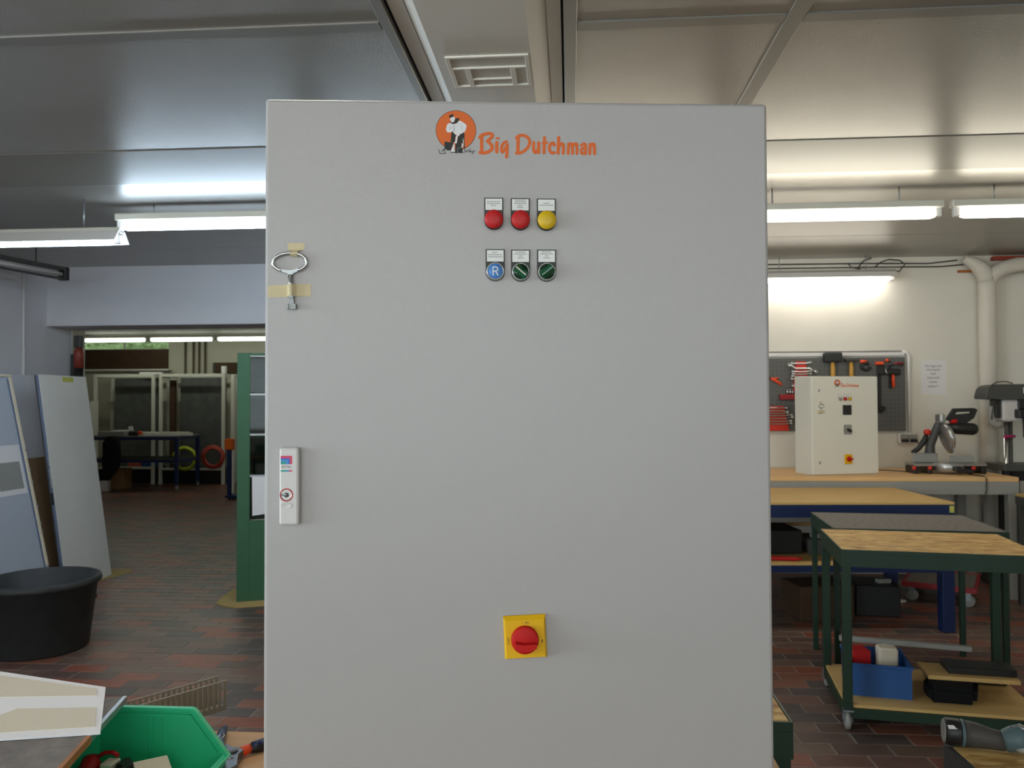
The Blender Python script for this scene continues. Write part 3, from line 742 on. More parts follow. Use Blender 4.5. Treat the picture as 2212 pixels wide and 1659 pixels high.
# key taped to the door (things of their own, in door millimetres)
def door_thing(name, label, cat, u, v, group=None):
    t = thing(name, label, cat, fp(u, v), FA, group, world=False)
    return t, Matrix.Translation((-u/1000, 0, -(1200-v)/1000)) @ TD
key, KT = door_thing('cabinet_key', 'silver ring handled key taped to the upper left of the big cabinet door', 'key', 41, 330)
b_ = B()
ring = []
for k in range(41):
    a = math.radians(118)+math.radians(304)*k/40
    x, yv = 26.2*math.cos(a), 14.6*math.sin(a)
    ring.append(KT @ Vector((40+x*math.cos(-.04)-yv*math.sin(-.04), 259.5+x*math.sin(-.04)+yv*math.cos(-.04), 4.5)))
tube(b_, ring, .0026, 10); obj('ring_handle', b_, CHROME, key)
b_ = B(); prism(b_, [(27, 270.5), (32, 271.5), (37, 272.2), (45, 272), (50, 270), (53, 269.5), (52, 274.5), (46, 277), (43.5, 280.5), (38.5, 280.5), (36.5, 277), (29, 275)], 2.2, 6.8, KT); obj('bow_plate', b_, GALV, key)
b_ = B(); cyl(b_, KT @ Vector((41, 279, 4.5)), KT @ Vector((42.8, 312, 4.5)), .0037, n=14); obj('shank', b_, CHROME, key)
b_ = B()
for x0, x1 in ((36.2, 39.2), (47.2, 50.4)): prism(b_, [(x0, 325), (x1, 325), (x1, 333), (x0, 333)], 1.5, 9.5, KT)
prism(b_, [(39.4, 312), (46.2, 312), (46.6, 316), (39.6, 316)], 1.2, 9.4, KT); prism(b_, [(39.6, 316), (46.6, 316), (47.2, 333), (39.2, 333)], 1.2, 6.6, KT)
obj('key_socket', b_, mat('worn_zinc', (150, 152, 152), .5, .8), key)
def bent_strip(bm, pts, v0, v1, T, th=.25):
    lo = [bm.verts.new(T @ Vector((u, v0(u) if callable(v0) else v0, d))) for u, d in pts]
    l2 = [bm.verts.new(T @ Vector((u, v1(u) if callable(v1) else v1, d))) for u, d in pts]
    l3 = [bm.verts.new(T @ Vector((u, v0(u) if callable(v0) else v0, d+th))) for u, d in pts]
    l4 = [bm.verts.new(T @ Vector((u, v1(u) if callable(v1) else v1, d+th))) for u, d in pts]
    n = len(pts)
    for i in range(n-1):
        bm.faces.new((l3[i], l3[i+1], l4[i+1], l4[i])); bm.faces.new((lo[i], l2[i], l2[i+1], lo[i+1]))
        bm.faces.new((lo[i], lo[i+1], l3[i+1], l3[i])); bm.faces.new((l2[i], l4[i], l4[i+1], l2[i+1]))
    bm.faces.new((lo[0], l3[0], l4[0], l2[0])); bm.faces.new((lo[-1], l2[-1], l4[-1], l3[-1]))
tp, K2 = door_thing('masking_tape', 'beige tape strip laid across the shank of the taped key', 'tape', 39, 313)
b_ = B(); bent_strip(b_, [(5.5, .1), (35, .1), (38, 6.4), (41, 8.5), (44, 8.4), (50, .6), (53, .1), (72.2, .1)], lambda u: 295.4-(u-5.5)*.045, lambda u: 314-(u-5.5)*.03, K2); obj('strip', b_, TAPE, tp)
tp, K2 = door_thing('masking_tape', 'short beige tape strip holding the top of the key ring', 'tape', 48, 251)
b_ = B()
TV = K2 @ Matrix(((0, 1, 0, 0), (1, 0, 0, 0), (0, 0, 1, 0), (0, 0, 0, 1)))
bent_strip(b_, [(228.5, .1), (239, .1), (242, 4), (244.5, 7.6), (247, 7.4), (250.5, 1.5)], lambda u: 36 if u < 241 else 41, lambda u: 62 if u < 241 else 52.5, TV); obj('strip', b_, TAPE, tp)

# ------------------------------------------------------------------ lower left foreground
# white board with beige film strips on the grey table
sh = thing('white_board', 'white board with beige film strips lying on the grey table at lower left', 'board', (-1.1, 1.4, GZ))
def quad_prism(bm, pts, z0, z1, mi=0): prism(bm, pts, z0, z1, None, mi)
b_ = B(); quad_prism(b_, [(-.957, 1.266), (-.804, 1.302), (-.921, 1.508), (-1.36, 1.625), (-1.46, 1.40)], GZ, GZ+.004)
obj('sheet', b_, PAPER, sh)
for pts in ([(-.933, 1.497), (-.911, 1.462), (-1.12, 1.44), (-1.35, 1.50), (-1.33, 1.59), (-1.20, 1.562)], [(-.876, 1.405), (-.826, 1.322), (-.975, 1.288), (-1.10, 1.31), (-1.18, 1.36), (-1.03, 1.358), (-1.018, 1.39)]):
    b_ = B(); quad_prism(b_, pts, GZ+.004, GZ+.0048); obj('film_strip', b_, TAN, sh)
# green open-fronted bin
gb = thing('storage_bin', 'green open fronted plastic bin with small parts at lower left', 'bin', (-.8, 1.42, ZB))
def side(y0, y1, name):
    T = Matrix(((1, 0, 0, 0), (0, 0, 1, 0), (0, 1, 0, 0), (0, 0, 0, 1)))
    b_ = B(); prism(b_, [(-.925, ZB+.001), (-.925, .951), (-.741, .951), (-.675, .866), (-.675, ZB+.001)], y0, y1, T); obj(name, b_, GREENB, gb)
side(1.498, 1.501, 'side_wall'); side(1.169, 1.172, 'side_wall')
b_ = B(); box(b_, -.925, -.672, 1.169, 1.501, ZB, ZB+.003); obj('floor_plate', b_, GREENB, gb)
b_ = B(); box(b_, -.928, -.925, 1.169, 1.501, ZB, .951); obj('back_wall', b_, GREENB, gb)
b_ = B(); box(b_, -.675, -.672, 1.169, 1.501, ZB, .868); box(b_, -.676, -.662, 1.166, 1.504, .864, .869, .0015); obj('front_lip', b_, GREENB, gb)
b_ = B()
for y0 in (1.492, 1.167):
    T = Matrix(((1, 0, 0, 0), (0, 0, 1, 0), (0, 1, 0, 0), (0, 0, 0, 1)))
    prism(b_, [(-.93, .951), (-.93, .957), (-.738, .957), (-.732, .955), (-.728, .951), (-.664, .869), (-.668, .864), (-.734, .947), (-.741, .951)], y0, y0+.011, T)
box(b_, -.934, -.924, 1.167, 1.503, .951, .957, .0015)
obj('rim', b_, GREENB, gb)
b_ = B()
for x in (-.83, -.818, -.80): box(b_, x-.0025, x+.0025, 1.495, 1.498, ZB+.003, .938)
box(b_, -.925, -.741, 1.4955, 1.498, .938, .944)
T = Matrix(((1, 0, 0, 0), (0, 0, 1, 0), (0, 1, 0, 0), (0, 0, 0, 1)))
prism(b_, [(-.747, .944), (-.741, .944), (-.685, .872), (-.69, .872)], 1.495, 1.498, T)
obj('rib', b_, GREENB, gb)
# parts lying in the bin
b_ = B(); Tm = RZ(math.radians(35), (-.779, 1.425, 0))
box(b_, -.03, .03, -.03, .03, ZB+.0035, .879, .0015, 0, Tm)
TW = Tm @ Matrix(((0, 0, 1, .03), (1, 0, 0, 0), (0, 1, 0, 0), (0, 0, 0, 1)))
for pts in ([(-.02, .868), (-.016, .875), (-.013, .866), (-.017, .862)], [(-.008, .862), (-.004, .873), (.001, .865), (-.003, .862)], [(.008, .863), (.012, .874), (.018, .867)], [(-.019, .853), (-.006, .857), (.012, .852)]):
    stroke(b_, pts, .0016, .0, .0003, TW, 1, 3)
TW = Tm @ Matrix(((1, 0, 0, 0), (0, 0, -1, -.03), (0, 1, 0, 0), (0, 0, 0, 1)))
lone('small_carton', b_, [CREAM, BLUPR], 'small cream carton with blue handwriting standing in the green bin', 'box')
b_ = B(); box(b_, -.866, -.842, 1.40, 1.43, ZB+.0035, .888, .002); lone('white_block', b_, CREAM, 'pale narrow block in the green bin left of the black piece', 'block')
b_ = B(); box(b_, -.835, -.816, 1.39, 1.43, ZB+.0035, .887, .004); box(b_, -.832, -.819, 1.395, 1.425, .887, .891, .001); lone('terminal_block', b_, BLACKP, 'black plastic piece in the green bin beside the cream carton', 'part')
rp = thing('red_clamp', 'red plastic clamp lying at the left end of the green bin', 'clamp', (-.9, 1.41, ZB))
b_ = B(); lathe(b_, [(0, ZB+.0035), (.02, ZB+.0035), (.024, .85), (.02, .875), (.012, .893), (0, .896)], 14, Matrix.Translation((-.896, 1.42, 0))); obj('clamp_body', b_, REDP, rp)
b_ = B(); tube(b_, [(-.885, 1.425, .89), (-.873, 1.43, .896), (-.858, 1.43, .897), (-.845, 1.425, .894)], .004, 8); obj('clamp_arm', b_, REDP, rp)
# slotted cable trunking with comb sides
dd = Vector((.6, .8, 0)); da = Vector((-.811, 1.815, ZB))-dd*.46
du = thing('cable_trunking', 'grey slotted cable trunking with comb sides lying behind the green bin', 'trunking', da, math.atan2(.8, .6), world=False)
b_ = B(); box(b_, 0, .46, 0, .042, 0, .0025); obj('base_plate', b_, DUCTM, du)
for y0 in (0, .04):
    b_ = B(); box(b_, 0, .46, y0, y0+.002, .0025, .012); obj('side_rail', b_, DUCTM, du)
    b_ = B(); box(b_, 0, .46, y0-(.0015 if y0 == 0 else 0), y0+(.002 if y0 == 0 else .0035), .0655, .069); obj('top_rail', b_, DUCTM, du)
fm = None
for k in range(36):
    for y0 in (0, .04):
        x = .004+k*.0128
        if fm is None:
            b_ = B(); box(b_, 0, .0066, 0, .002, .012, .0655); o = obj('finger', b_, DUCTM, du); fm = o
        else:
            o = fm.copy(); COL.objects.link(o); o.parent = du
        o.location = (x, y0, 0)
# side cutters on the bench board
pl = thing('side_cutter', 'navy handled side cutter lying open on the bench board beside the big cabinet', 'pliers', (-.67, 1.56, ZB))
z = ZB+.012
def grip(name, pts, rs, m, par): 
    b_ = B(); tube(b_, pts, rs, 12); return obj(name, b_, m, par)
g1 = grip('handle', [(-.757, 1.688, z), (-.750, 1.655, z), (-.738, 1.617, z), (-.724, 1.590, z+.002), (-.705, 1.570, z+.002)], [.005, .0095, .0105, .010, .007], PLIERB, pl)
g2 = grip('handle', [(-.60, 1.64, z), (-.628, 1.622, z), (-.648, 1.60, z), (-.664, 1.582, z)], [.009, .013, .012, .008], BLACKP, pl)
grip('grip_collar', [(-.660, 1.587, z+.001), (-.668, 1.576, z), (-.676, 1.569, z)], [.0095, .010, .008], ORTOOL, g2)
grip('grip_inlay', [(-.640, 1.606, z+.005), (-.656, 1.590, z+.004)], [.009, .0085], PLIERB, g2)
b_ = B(); tube(b_, [(-.739, 1.606, z+.0092), (-.742, 1.628, z+.0092), (-.737, 1.634, z+.0092), (-.731, 1.625, z+.0088), (-.730, 1.603, z+.0092)], .0014, 6, 0, True); tube(b_, [(-.737, 1.594, z+.0095), (-.726, 1.590, z+.0095), (-.717, 1.591, z+.0085)], .0014, 6); obj('grip_line', b_, WHITEP, g1)
b_ = B()
prism(b_, [(-.722, 1.578), (-.708, 1.590), (-.690, 1.572), (-.672, 1.580), (-.664, 1.566), (-.668, 1.545), (-.648, 1.500), (-.655, 1.480), (-.672, 1.485), (-.690, 1.528), (-.712, 1.545)], z-.008, z+.008)
bmesh.ops.bevel(b_, geom=list(b_.edges), offset=.002, segments=1, affect='EDGES')
hj = obj('jaw_head', b_, STEEL, pl)
b_ = B(); lathe(b_, [(0, z+.008), (.012, z+.008), (.012, z+.011), (.009, z+.012), (0, z+.012)], 18, Matrix.Translation((-.684, 1.556, 0))); obj('rivet', b_, STEEL, hj)
b_ = B(); tube(b_, [(-.716, 1.556, z+.0085), (-.704, 1.549, z+.0085), (-.690, 1.546, z+.0085)], .0013, 6); tube(b_, [(-.682, 1.520, z+.0085), (-.668, 1.528, z+.0085)], .0013, 6); obj('edge_glint', b_, CHROME, hj)

# ------------------------------------------------------------------ power tool at the lower right
pt = thing('power_tool', 'battery angle power tool with grey grip lying on the lower right bench', 'power tool', (.84, 1.68, .84))
a0 = Vector((.764, 1.70, .8695)); ax = Vector((.115, -.028, -.003)).normalized()
def at(s, dz=0): return a0+ax*s+Vector((0, 0, dz))
b_ = B(); tube(b_, [at(0), at(.003), at(.028), at(.03)], [.0235, .0265, .0265, .025], 20); bc = obj('battery', b_, BLACKP, pt)
b_ = B(); tube(b_, [at(-.0015), at(.0)], [.0225, .0235], 20); obj('battery_cap', b_, GREYF, bc)
b_ = B(); box(b_, -.009, .009, -.004, .004, -.0005, .0006, 0, 0, Matrix.Translation(at(.011)+Vector((-.003, -.0205, .0165))) @ Matrix.Rotation(math.radians(40), 4, 'X')); obj('battery_label', b_, LABELW, bc)
b_ = B(); tube(b_, [at(.03), at(.0335), at(.036)], [.0262, .027, .0262], 20); obj('collar', b_, TEAL, pt)
b_ = B(); tube(b_, [at(.036), at(.06, -.001), at(.085, -.004), at(.11, -.006)], [.0262, .0245, .0205, .0185], 20); obj('grip', b_, GRIP, pt)
b_ = B(); tube(b_, [at(.106, -.006), at(.112, -.004), at(.125, .001), at(.137, .004), at(.142, .004)], [.0185, .0215, .025, .027, .02], 20); obj('trigger_housing', b_, TEAL, pt)
b_ = B(); tube(b_, [at(.119, -.012)+Vector((.002, -.018, 0)), at(.127, -.010)+Vector((.004, -.022, 0)), at(.136, -.014)+Vector((.006, -.018, 0))], [.005, .007, .005], 10); obj('trigger', b_, GREYF, pt)
b_ = B(); tube(b_, [at(.118, .022), at(.15, .004)+Vector((.006, -.004, 0)), at(.18, -.016)+Vector((.01, -.03, 0)), at(.22, -.012)+Vector((.0, -.07, 0))], [.006, .021, .0125, .0115], 16); obj('motor_head', b_, TEAL, pt)
b_ = B(); tube(b_, [at(.133, .028), at(.155, .018)+Vector((.004, 0, 0)), at(.175, .006)+Vector((.01, 0, 0))], [.006, .0075, .006], 10); obj('silver_band', b_, SILVER, pt)

# ------------------------------------------------------------------ on the shelf of the front cart
CA = math.radians(-8.5); CO = Vector((1.268, 3.826, 0))
def cl(x, y): v = RZ(CA, CO) @ Vector((x, y, 0)); return v.x, v.y
cr = thing('storage_crate', 'blue plastic crate on the lower shelf of the chipboard topped cart', 'crate', (*cl(.055, .14), .125), CA-math.radians(3), world=False)
b_ = B(); Wc, Dc, Hc = .275, .30, .155
box(b_, 0, Wc, 0, Dc, 0, .004)
for a in ((0, Wc, 0, .005), (0, Wc, Dc-.005, Dc), (0, .005, .005, Dc-.005), (Wc-.005, Wc, .005, Dc-.005)): box(b_, *a, .004, Hc)
obj('crate_shell', b_, CRATE, cr)
b_ = B()
for a in ((-.008, Wc+.008, -.008, .004), (-.008, Wc+.008, Dc-.004, Dc+.008), (-.008, .004, .004, Dc-.004), (Wc-.004, Wc+.008, .004, Dc-.004)): box(b_, *a, Hc-.012, Hc, .002)
obj('crate_rim', b_, CRATE, cr)
x, y = cl(.13, .31)
b_ = B(); box(b_, -.05, .04, -.05, .05, .13, .305, .004, 0, RZ(CA+.2, (x, y, 0))); lone('red_box', b_, REDP, 'red box standing in the blue crate', 'box')
b_ = B(); Tq = RZ(CA, (*cl(.26, .30), 0))
prism(b_, [(-.045, -.04), (.04, -.05), (.045, .03), (.0, .05), (-.05, .03)], .131, .325, Tq); bmesh.ops.bevel(b_, geom=list(b_.edges), offset=.008, segments=1, affect='EDGES'); lone('cream_bag', b_, CREAM, 'crumpled cream paper bag in the blue crate beside the red box', 'bag')
Tq = RZ(math.atan2(-.15, .508), (1.40, 4.345-.15*0, .0))
b_ = B(); box(b_, -.02, .60, .0, .035, .281, .305, .002, 0, RZ(math.radians(-14), (1.43, 4.30, 0))); lone('white_bar', b_, GREYF, 'long pale bar resting on the blue crate at the back of the shelf', 'bar')
x, y = cl(.40, .10)
b_ = B(); prism(b_, [(0, 0), (.20, .0), (.26, .17), (.24, .22), (.05, .22), (.0, .12)], .126, .205, RZ(CA, (x, y, 0))); bmesh.ops.bevel(b_, geom=list(b_.edges), offset=.02, segments=2, affect='EDGES'); lone('tool_bag', b_, CLOTH, 'black soft bag on the shelf right of the blue crate', 'bag')
b_ = B(); box(b_, .0, .40, 0, .20, .207, .226, .001, 0, RZ(CA, (*cl(.42, .20), 0))); lone('wooden_plank', b_, PLY, 'pale plank lying across the black bag on the cart shelf', 'plank')
b_ = B(); box(b_, .10, .40, .04, .17, .228, .262, .003, 0, RZ(CA, (*cl(.42, .20), 0))); lone('black_case', b_, BLACKP, 'flat black case on top of the pale plank', 'case')
b_ = B(); box(b_, .02, .38, .06, .16, .128, .20, .004, 0, RZ(CA, (*cl(.46, .36), 0))); lone('black_box', b_, BLACKP, 'black box under the far end of the pale plank', 'box')

# ------------------------------------------------------------------ under the blue table and the wall workbench
TB = RZ(math.radians(3), (.30, 5.36, 0))
def tl(x, y): v = TB @ Vector((x, y, 0)); return v.x, v.y
def boxes(rows):
    for nm, lab, cat, x, y, z0, sx, sy, sz, rz, m, bv in rows:
        b_ = B(); box(b_, -sx/2, sx/2, -sy/2, sy/2, z0, z0+sz, bv, 0, RZ(rz, (x, y, 0))); lone(nm, b_, m, lab, cat)
boxes([
    ('black_crate', 'black crate on the blue table shelf, next to the big cabinet edge', 'crate', *tl(1.22, .5), .461, .26, .36, .17, .1, BLACKP, .006),
    ('grey_case', 'dark grey case on the blue table shelf, right of the black crate', 'case', *tl(1.56, .42), .461, .30, .30, .11, -.1, DGREY, .006),
    ('white_carton', 'small white carton lying on top of the dark grey case', 'box', *tl(1.50, .38), .572, .11, .08, .035, .5, GREYF, .002),
    ('tool_case', 'black tool case at the right end of the blue table shelf', 'case', *tl(1.88, .5), .461, .26, .36, .14, .05, BLACKP, .006),
    ('floor_carton', 'brown carton on the floor under the blue table', 'box', *tl(1.5, .45), 0, .40, .3, .24, .2, BRNBOARD, .004),
    ('floor_crate', 'black crate on the floor under the blue table, right of the carton', 'crate', *tl(1.95, .55), 0, .3, .3, .22, -.15, BLACKP, .006),
    ('paper_scrap', 'small white paper scrap on the floor near the red dolly', 'paper', 2.52, 6.30, 0, .09, .05, .012, .5, PAPER, .002),
    ('white_tag', 'small white tag lying on the crate under the blue table', 'tag', 2.27, 5.96, .221, .10, .05, .03, .2, GREYF, .003),
])
b_ = B()
tube(b_, [(*tl(.98, .12), .476), (*tl(1.1, .10), .478), (*tl(1.22, .08), .477), (*tl(1.27, .08), .475)], [.010, .015, .014, .008], 12); 
rt = thing('red_handled_tool', 'tool with red handle lying on the front of the blue table shelf', 'tool', (*tl(1.1, .1), .461))
obj('handle', b_, REDP, rt)
b_ = B(); tube(b_, [(*tl(.85, .13), .472), (*tl(.98, .12), .476)], .007, 10); obj('blade', b_, STEEL, rt)
dy = thing('dolly', 'low dolly with a red edge and four wheels under the wall workbench', 'dolly', (2.55, 6.33, 0), math.radians(32-61), world=False)
b_ = B(); box(b_, .02, .48, .02, .58, .135, .15, .002); obj('deck', b_, GREYMAT, dy)
b_ = B()
for a in ((0, .5, 0, .02), (0, .5, .58, .6), (0, .02, .02, .58), (.48, .5, .02, .58)): box(b_, *a, .115, .155)
obj('frame', b_, REDFRAME, dy)
for x in (.06, .44):
    for y in (.06, .54):
        b_ = B(); lathe(b_, [(0, -.014), (.04, -.014), (.048, -.008), (.048, .008), (.04, .014), (0, .014)], 18, Matrix.Translation((x, y, .048)) @ Matrix.Rotation(math.pi/2, 4, 'X')); wv = obj('wheel', b_, GREYF, dy)
        b_ = B(); box(b_, x-.02, x+.02, y-.022, y-.018, .05, .12); box(b_, x-.02, x+.02, y+.018, y+.022, .05, .12); obj('bracket', b_, GALV, wv)

# ------------------------------------------------------------------ white wall: tool board and fittings
PB = YW-.03
pg = thing('tool_board', 'grey perforated tool board on the white wall behind the small cabinet', 'tool board', (2.0, YW, 1.278))
b_ = B(); box(b_, .9, 2.983, PB-.012, PB, 1.278, 1.937, .002); obj('perforated_plate', b_, PEGM, pg)
b_ = B()
for x in (1.0, 2.0, 2.9): box(b_, x-.02, x+.02, PB, YW, 1.3, 1.92)
obj('mounting_rail', b_, GREYF, pg)
PF = PB-.012
cd = thing('cable_duct', 'white cable duct running along the top and right of the tool board', 'cable duct', (3.0, YW, 1.26))
b_ = B(); box(b_, .9, 2.985, YW-.03, YW-.001, 1.95, 1.985, .004); obj('top_run', b_, WHITEP, cd)
b_ = B(); box(b_, .9, 2.96, YW-.03, YW-.001, 1.989, 1.999, .002); obj('cable_run', b_, GREYF, cd)
b_ = B(); tube(b_, [(2.975, YW-.018, 1.985), (3.0, YW-.018, 1.98), (3.018, YW-.018, 1.962), (3.022, YW-.018, 1.93), (3.022, YW-.018, 1.27)], .0165, 10); obj('side_run', b_, WHITEP, cd)
# spanners in red racks: rack is one thing, every spanner another
def spanner(x0, x1, z, off0, off1, r, label, grp):
    t = thing('spanner', label, 'spanner', ((x0+x1)/2, PF-.03, z), 0, grp)
    b_ = B(); yy = PF-.034-(.018 if abs(off0) > .02 else 0)
    tube(b_, [(x0, yy, z+off0), (x0+.025, yy, z+off0*.75), (x0+.055, yy, z), (x1-.055, yy, z), (x1-.025, yy, z+off1*.75), (x1, yy, z+off1)], r, 8); obj('shaft', b_, CHROME, t)
    for x, zz in ((x0, z+off0), (x1, z+off1)):
        b_ = B(); lathe(b_, [(r*.9, -r*1.1), (r*1.9, -r*1.1), (r*1.9, r*1.1), (r*.9, r*1.1), (r*.9, -r*1.1)], 14, Matrix.Translation((x, yy, zz)) @ Matrix.Rotation(math.pi/2, 4, 'X') @ Matrix.Rotation(.5, 4, 'Y')); obj('ring_end', b_, CHROME, t)
def rack(pts, label):
    t = thing('spanner_rack', label, 'rack', (pts[0][0], PF, min(p[1] for p in pts)))
    T = Matrix(((1, 0, 0, 0), (0, 0, 1, 0), (0, 1, 0, 0), (0, 0, 0, 1)))
    b_ = B(); prism(b_, pts, PF-.022, PF, T); obj('rack_plate', b_, REDTOOL, t)
    return t
rack([(2.0, 1.64), (2.10, 1.64), (2.127, 1.775), (2.109, 1.905), (2.028, 1.905), (2.013, 1.775)], 'upper red spanner rack on the tool board left of the mallet')
rack([(1.62, 1.283), (1.958, 1.283), (1.916, 1.505), (1.66, 1.505)], 'lower red spanner rack on the tool board at its bottom edge')
ordn = ['topmost', 'second', 'third', 'fourth', 'fifth', 'sixth', 'lowest']
for k, (x0, x1, z, a, b) in enumerate(((1.985, 2.15, 1.885, .0, .006), (1.955, 2.188, 1.84, .03, -.028), (1.99, 2.155, 1.81, .004, .006), (1.99, 2.15, 1.79, .004, .005), (1.985, 2.14, 1.768, .006, .0), (1.98, 2.14, 1.744, .006, .0), (1.99, 2.13, 1.69, -.004, .0))):
    spanner(x0, x1, z, a, b, .0065 if k != 1 else .0085, '%s ring spanner in the upper red rack of the tool board' % ordn[k], 'ring spanners in the upper rack')
for k, (x1, z, a) in enumerate(((1.932, 1.487, .003), (1.942, 1.463, -.006), (1.945, 1.44, .006), (1.975, 1.42, .006), (1.982, 1.394, .012), (1.97, 1.368, .005), (1.972, 1.344, .008))):
    spanner(1.62, x1, z, .003, a, .0065, '%s ring spanner in the lower red rack of the tool board' % ordn[k], 'ring spanners in the lower rack')
b_ = B(); box(b_, 1.876, 2.03, PF-.05, PF, 1.563, 1.608, .003); lone('socket_holder', b_, mat('dark_red_rack', (150, 26, 34), .5), 'dark red holder rail on the tool board carrying small sockets', 'holder')
for k, x in enumerate((1.945, 1.968, 1.99)):
    b_ = B(); cyl(b_, (x, PF-.028, 1.608), (x, PF-.028, 1.652), .0085, .007, 10); lone('socket', b_, CHROME, '%s silver socket standing in the dark red holder' % ('left', 'middle', 'right')[k], 'socket', 'sockets in the dark red holder')
b_ = B(); tube(b_, [(1.80, PF-.02, 1.752), (1.84, PF-.02, 1.735), (1.87, PF-.02, 1.716), (1.90, PF-.02, 1.694)], [.010, .012, .013, .008], 10)
t = thing('pliers', 'pliers with orange handle hanging beside the big cabinet edge', 'pliers', (1.8, PF, 1.69)); obj('handle', b_, ORTOOL, t)
b_ = B(); tube(b_, [(1.69, PF-.02, 1.79), (1.74, PF-.02, 1.775), (1.80, PF-.02, 1.752)], [.006, .014, .009], 10); obj('jaw', b_, STEEL, t)
b_ = B(); tube(b_, [(1.795, PF-.018, 1.752), (1.835, PF-.018, 1.75), (1.87, PF-.018, 1.757)], [.009, .010, .006], 8); obj('handle', b_, ORTOOL, t)
def hammer(label, x, z0, z1, w, m, hm, hd, name):
    t = thing(name, label, 'hammer', (x, PF, z0-.25))
    b_ = B(); box(b_, x-w/2, x+w/2, PF-.085, PF-.005, z0, z1, .014, 0, None, 2); obj('head', b_, m, t)
    b_ = B(); tube(b_, [(x, PF-.045, z0+.01), (x+.002, PF-.045, z0-.06), (x+.001, PF-.045, z0-.26)], [hd*.8, hd, hd*1.1], 12); obj('handle', b_, hm, t)
hammer('mallet with big black rubber head and yellow handle on the tool board', 2.337, 1.893, 1.98, .155, RUBBER, HANDLEY, .019, 'mallet')
hammer('hammer with small dark head and pale yellow handle on the tool board', 2.497, 1.895, 1.93, .108, DGREY, HANDLEY, .0185, 'hammer')
# hooked tools at the upper right of the board
t = thing('pipe_cutter', 'black ring shaped tool with orange top on the tool board', 'tool', (2.62, PF, 1.82))
b_ = B(); tube(b_, [(2.632+.034*math.cos(a*math.pi/9), PF-.025, 1.853+.03*math.sin(a*math.pi/9)) for a in range(-16, 1)], .013, 10); obj('ring_body', b_, BLACKP, t)
b_ = B(); tube(b_, [(2.582, PF-.025, 1.888), (2.597, PF-.025, 1.900), (2.618, PF-.025, 1.900), (2.642, PF-.025, 1.898)], [.006, .015, .013, .007], 10); obj('orange_cap', b_, ORTOOL, t)
def clamp(label, xb, z0, z1, pts):
    t = thing('bar_clamp', label, 'clamp', (xb, PF, z0))
    b_ = B(); box(b_, xb-.012, xb+.012, PF-.02, PF-.008, z0, z1, .002); obj('bar', b_, BLACKP, t)
    return t
t = clamp('black bar clamp with bright orange pad beside the small cabinet', 2.752, 1.44, 1.89, 0)
b_ = B(); box(b_, 2.716, 2.782, PF-.055, PF-.006, 1.868, 1.895, .007); obj('pad', b_, ORTOOL, t)
b_ = B(); box(b_, 2.728, 2.79, PF-.05, PF-.02, 1.78, 1.866, .008); obj('jaw', b_, BLACKP, t)
b_ = B(); box(b_, 2.735, 2.79, PF-.05, PF-.02, 1.455, 1.50, .008); obj('jaw', b_, BLACKP, t)
t = clamp('black bar clamp with orange trigger hanging near the board edge', 2.845, 1.66, 1.90, 0)
b_ = B(); box(b_, 2.80, 2.93, PF-.05, PF-.021, 1.775, 1.835, .012); obj('jaw', b_, BLACKP, t)
b_ = B(); tube(b_, [(2.862, PF-.038, 1.78), (2.862, PF-.038, 1.74), (2.865, PF-.038, 1.668)], [.010, .014, .011], 10); obj('trigger', b_, ORTOOL, t)
b_ = B(); lathe(b_, [(0, -.016), (.014, -.012), (.014, .012), (0, .016)], 14, Matrix.Translation((2.812, PF-.035, 1.908)) @ Matrix.Rotation(math.pi/2, 4, 'X')); obj('pad', b_, ORTOOL, t)
b_ = B(); tube(b_, [(2.79, PF-.05, 1.83), (2.80, PF-.05, 1.80), (2.808, PF-.05, 1.785)], .006, 8); obj('release_lever', b_, GALV, t)
t = thing('pincers', 'pincers with dark red handles lying level near the board edge', 'pincers', (2.9, PF, 1.86))
b_ = B(); tube(b_, [(2.868, PF-.03, 1.873), (2.90, PF-.03, 1.881), (2.955, PF-.03, 1.879)], [.006, .011, .010], 10); obj('handle', b_, mat('dark_red_grip', (132, 28, 36), .5), t)
b_ = B(); tube(b_, [(2.868, PF-.03, 1.865), (2.90, PF-.03, 1.860), (2.955, PF-.03, 1.861)], [.006, .008, .007], 10); obj('handle', b_, DGREY, t)
b_ = B(); tube(b_, [(2.822, PF-.03, 1.868), (2.845, PF-.03, 1.876), (2.872, PF-.03, 1.87)], [.004, .010, .008], 10); obj('jaw', b_, STEEL, t)
# notice
nt_ = thing('paper_notice', 'white paper notice with six printed lines on the wall beside the tool board', 'notice', (3.24, YW, 1.60))
b_ = B(); box(b_, 3.135, 3.349, YW-.0015, YW, 1.602, 1.906); obj('sheet', b_, PAPER, nt_)
tb = B()
TN = Matrix(((1, 0, 0, 3.242), (0, 0, -1, YW-.002), (0, 1, 0, 0), (0, 0, 0, 1)))
for k, (s, z_) in enumerate((('Die Säge und', 1.858), ('Werkbank', 1.824), ('nach', 1.789), ('Gebrauch', 1.753), ('wieder', 1.715), ('säubern !', 1.677))):
    merge(tb, text_bm(s, .027, TN @ Matrix.Translation((-.002, z_, 0)), .0004))
obj('lettering', tb, PRINTG if False else mat('faded_print', (96, 98, 92), .7), nt_)
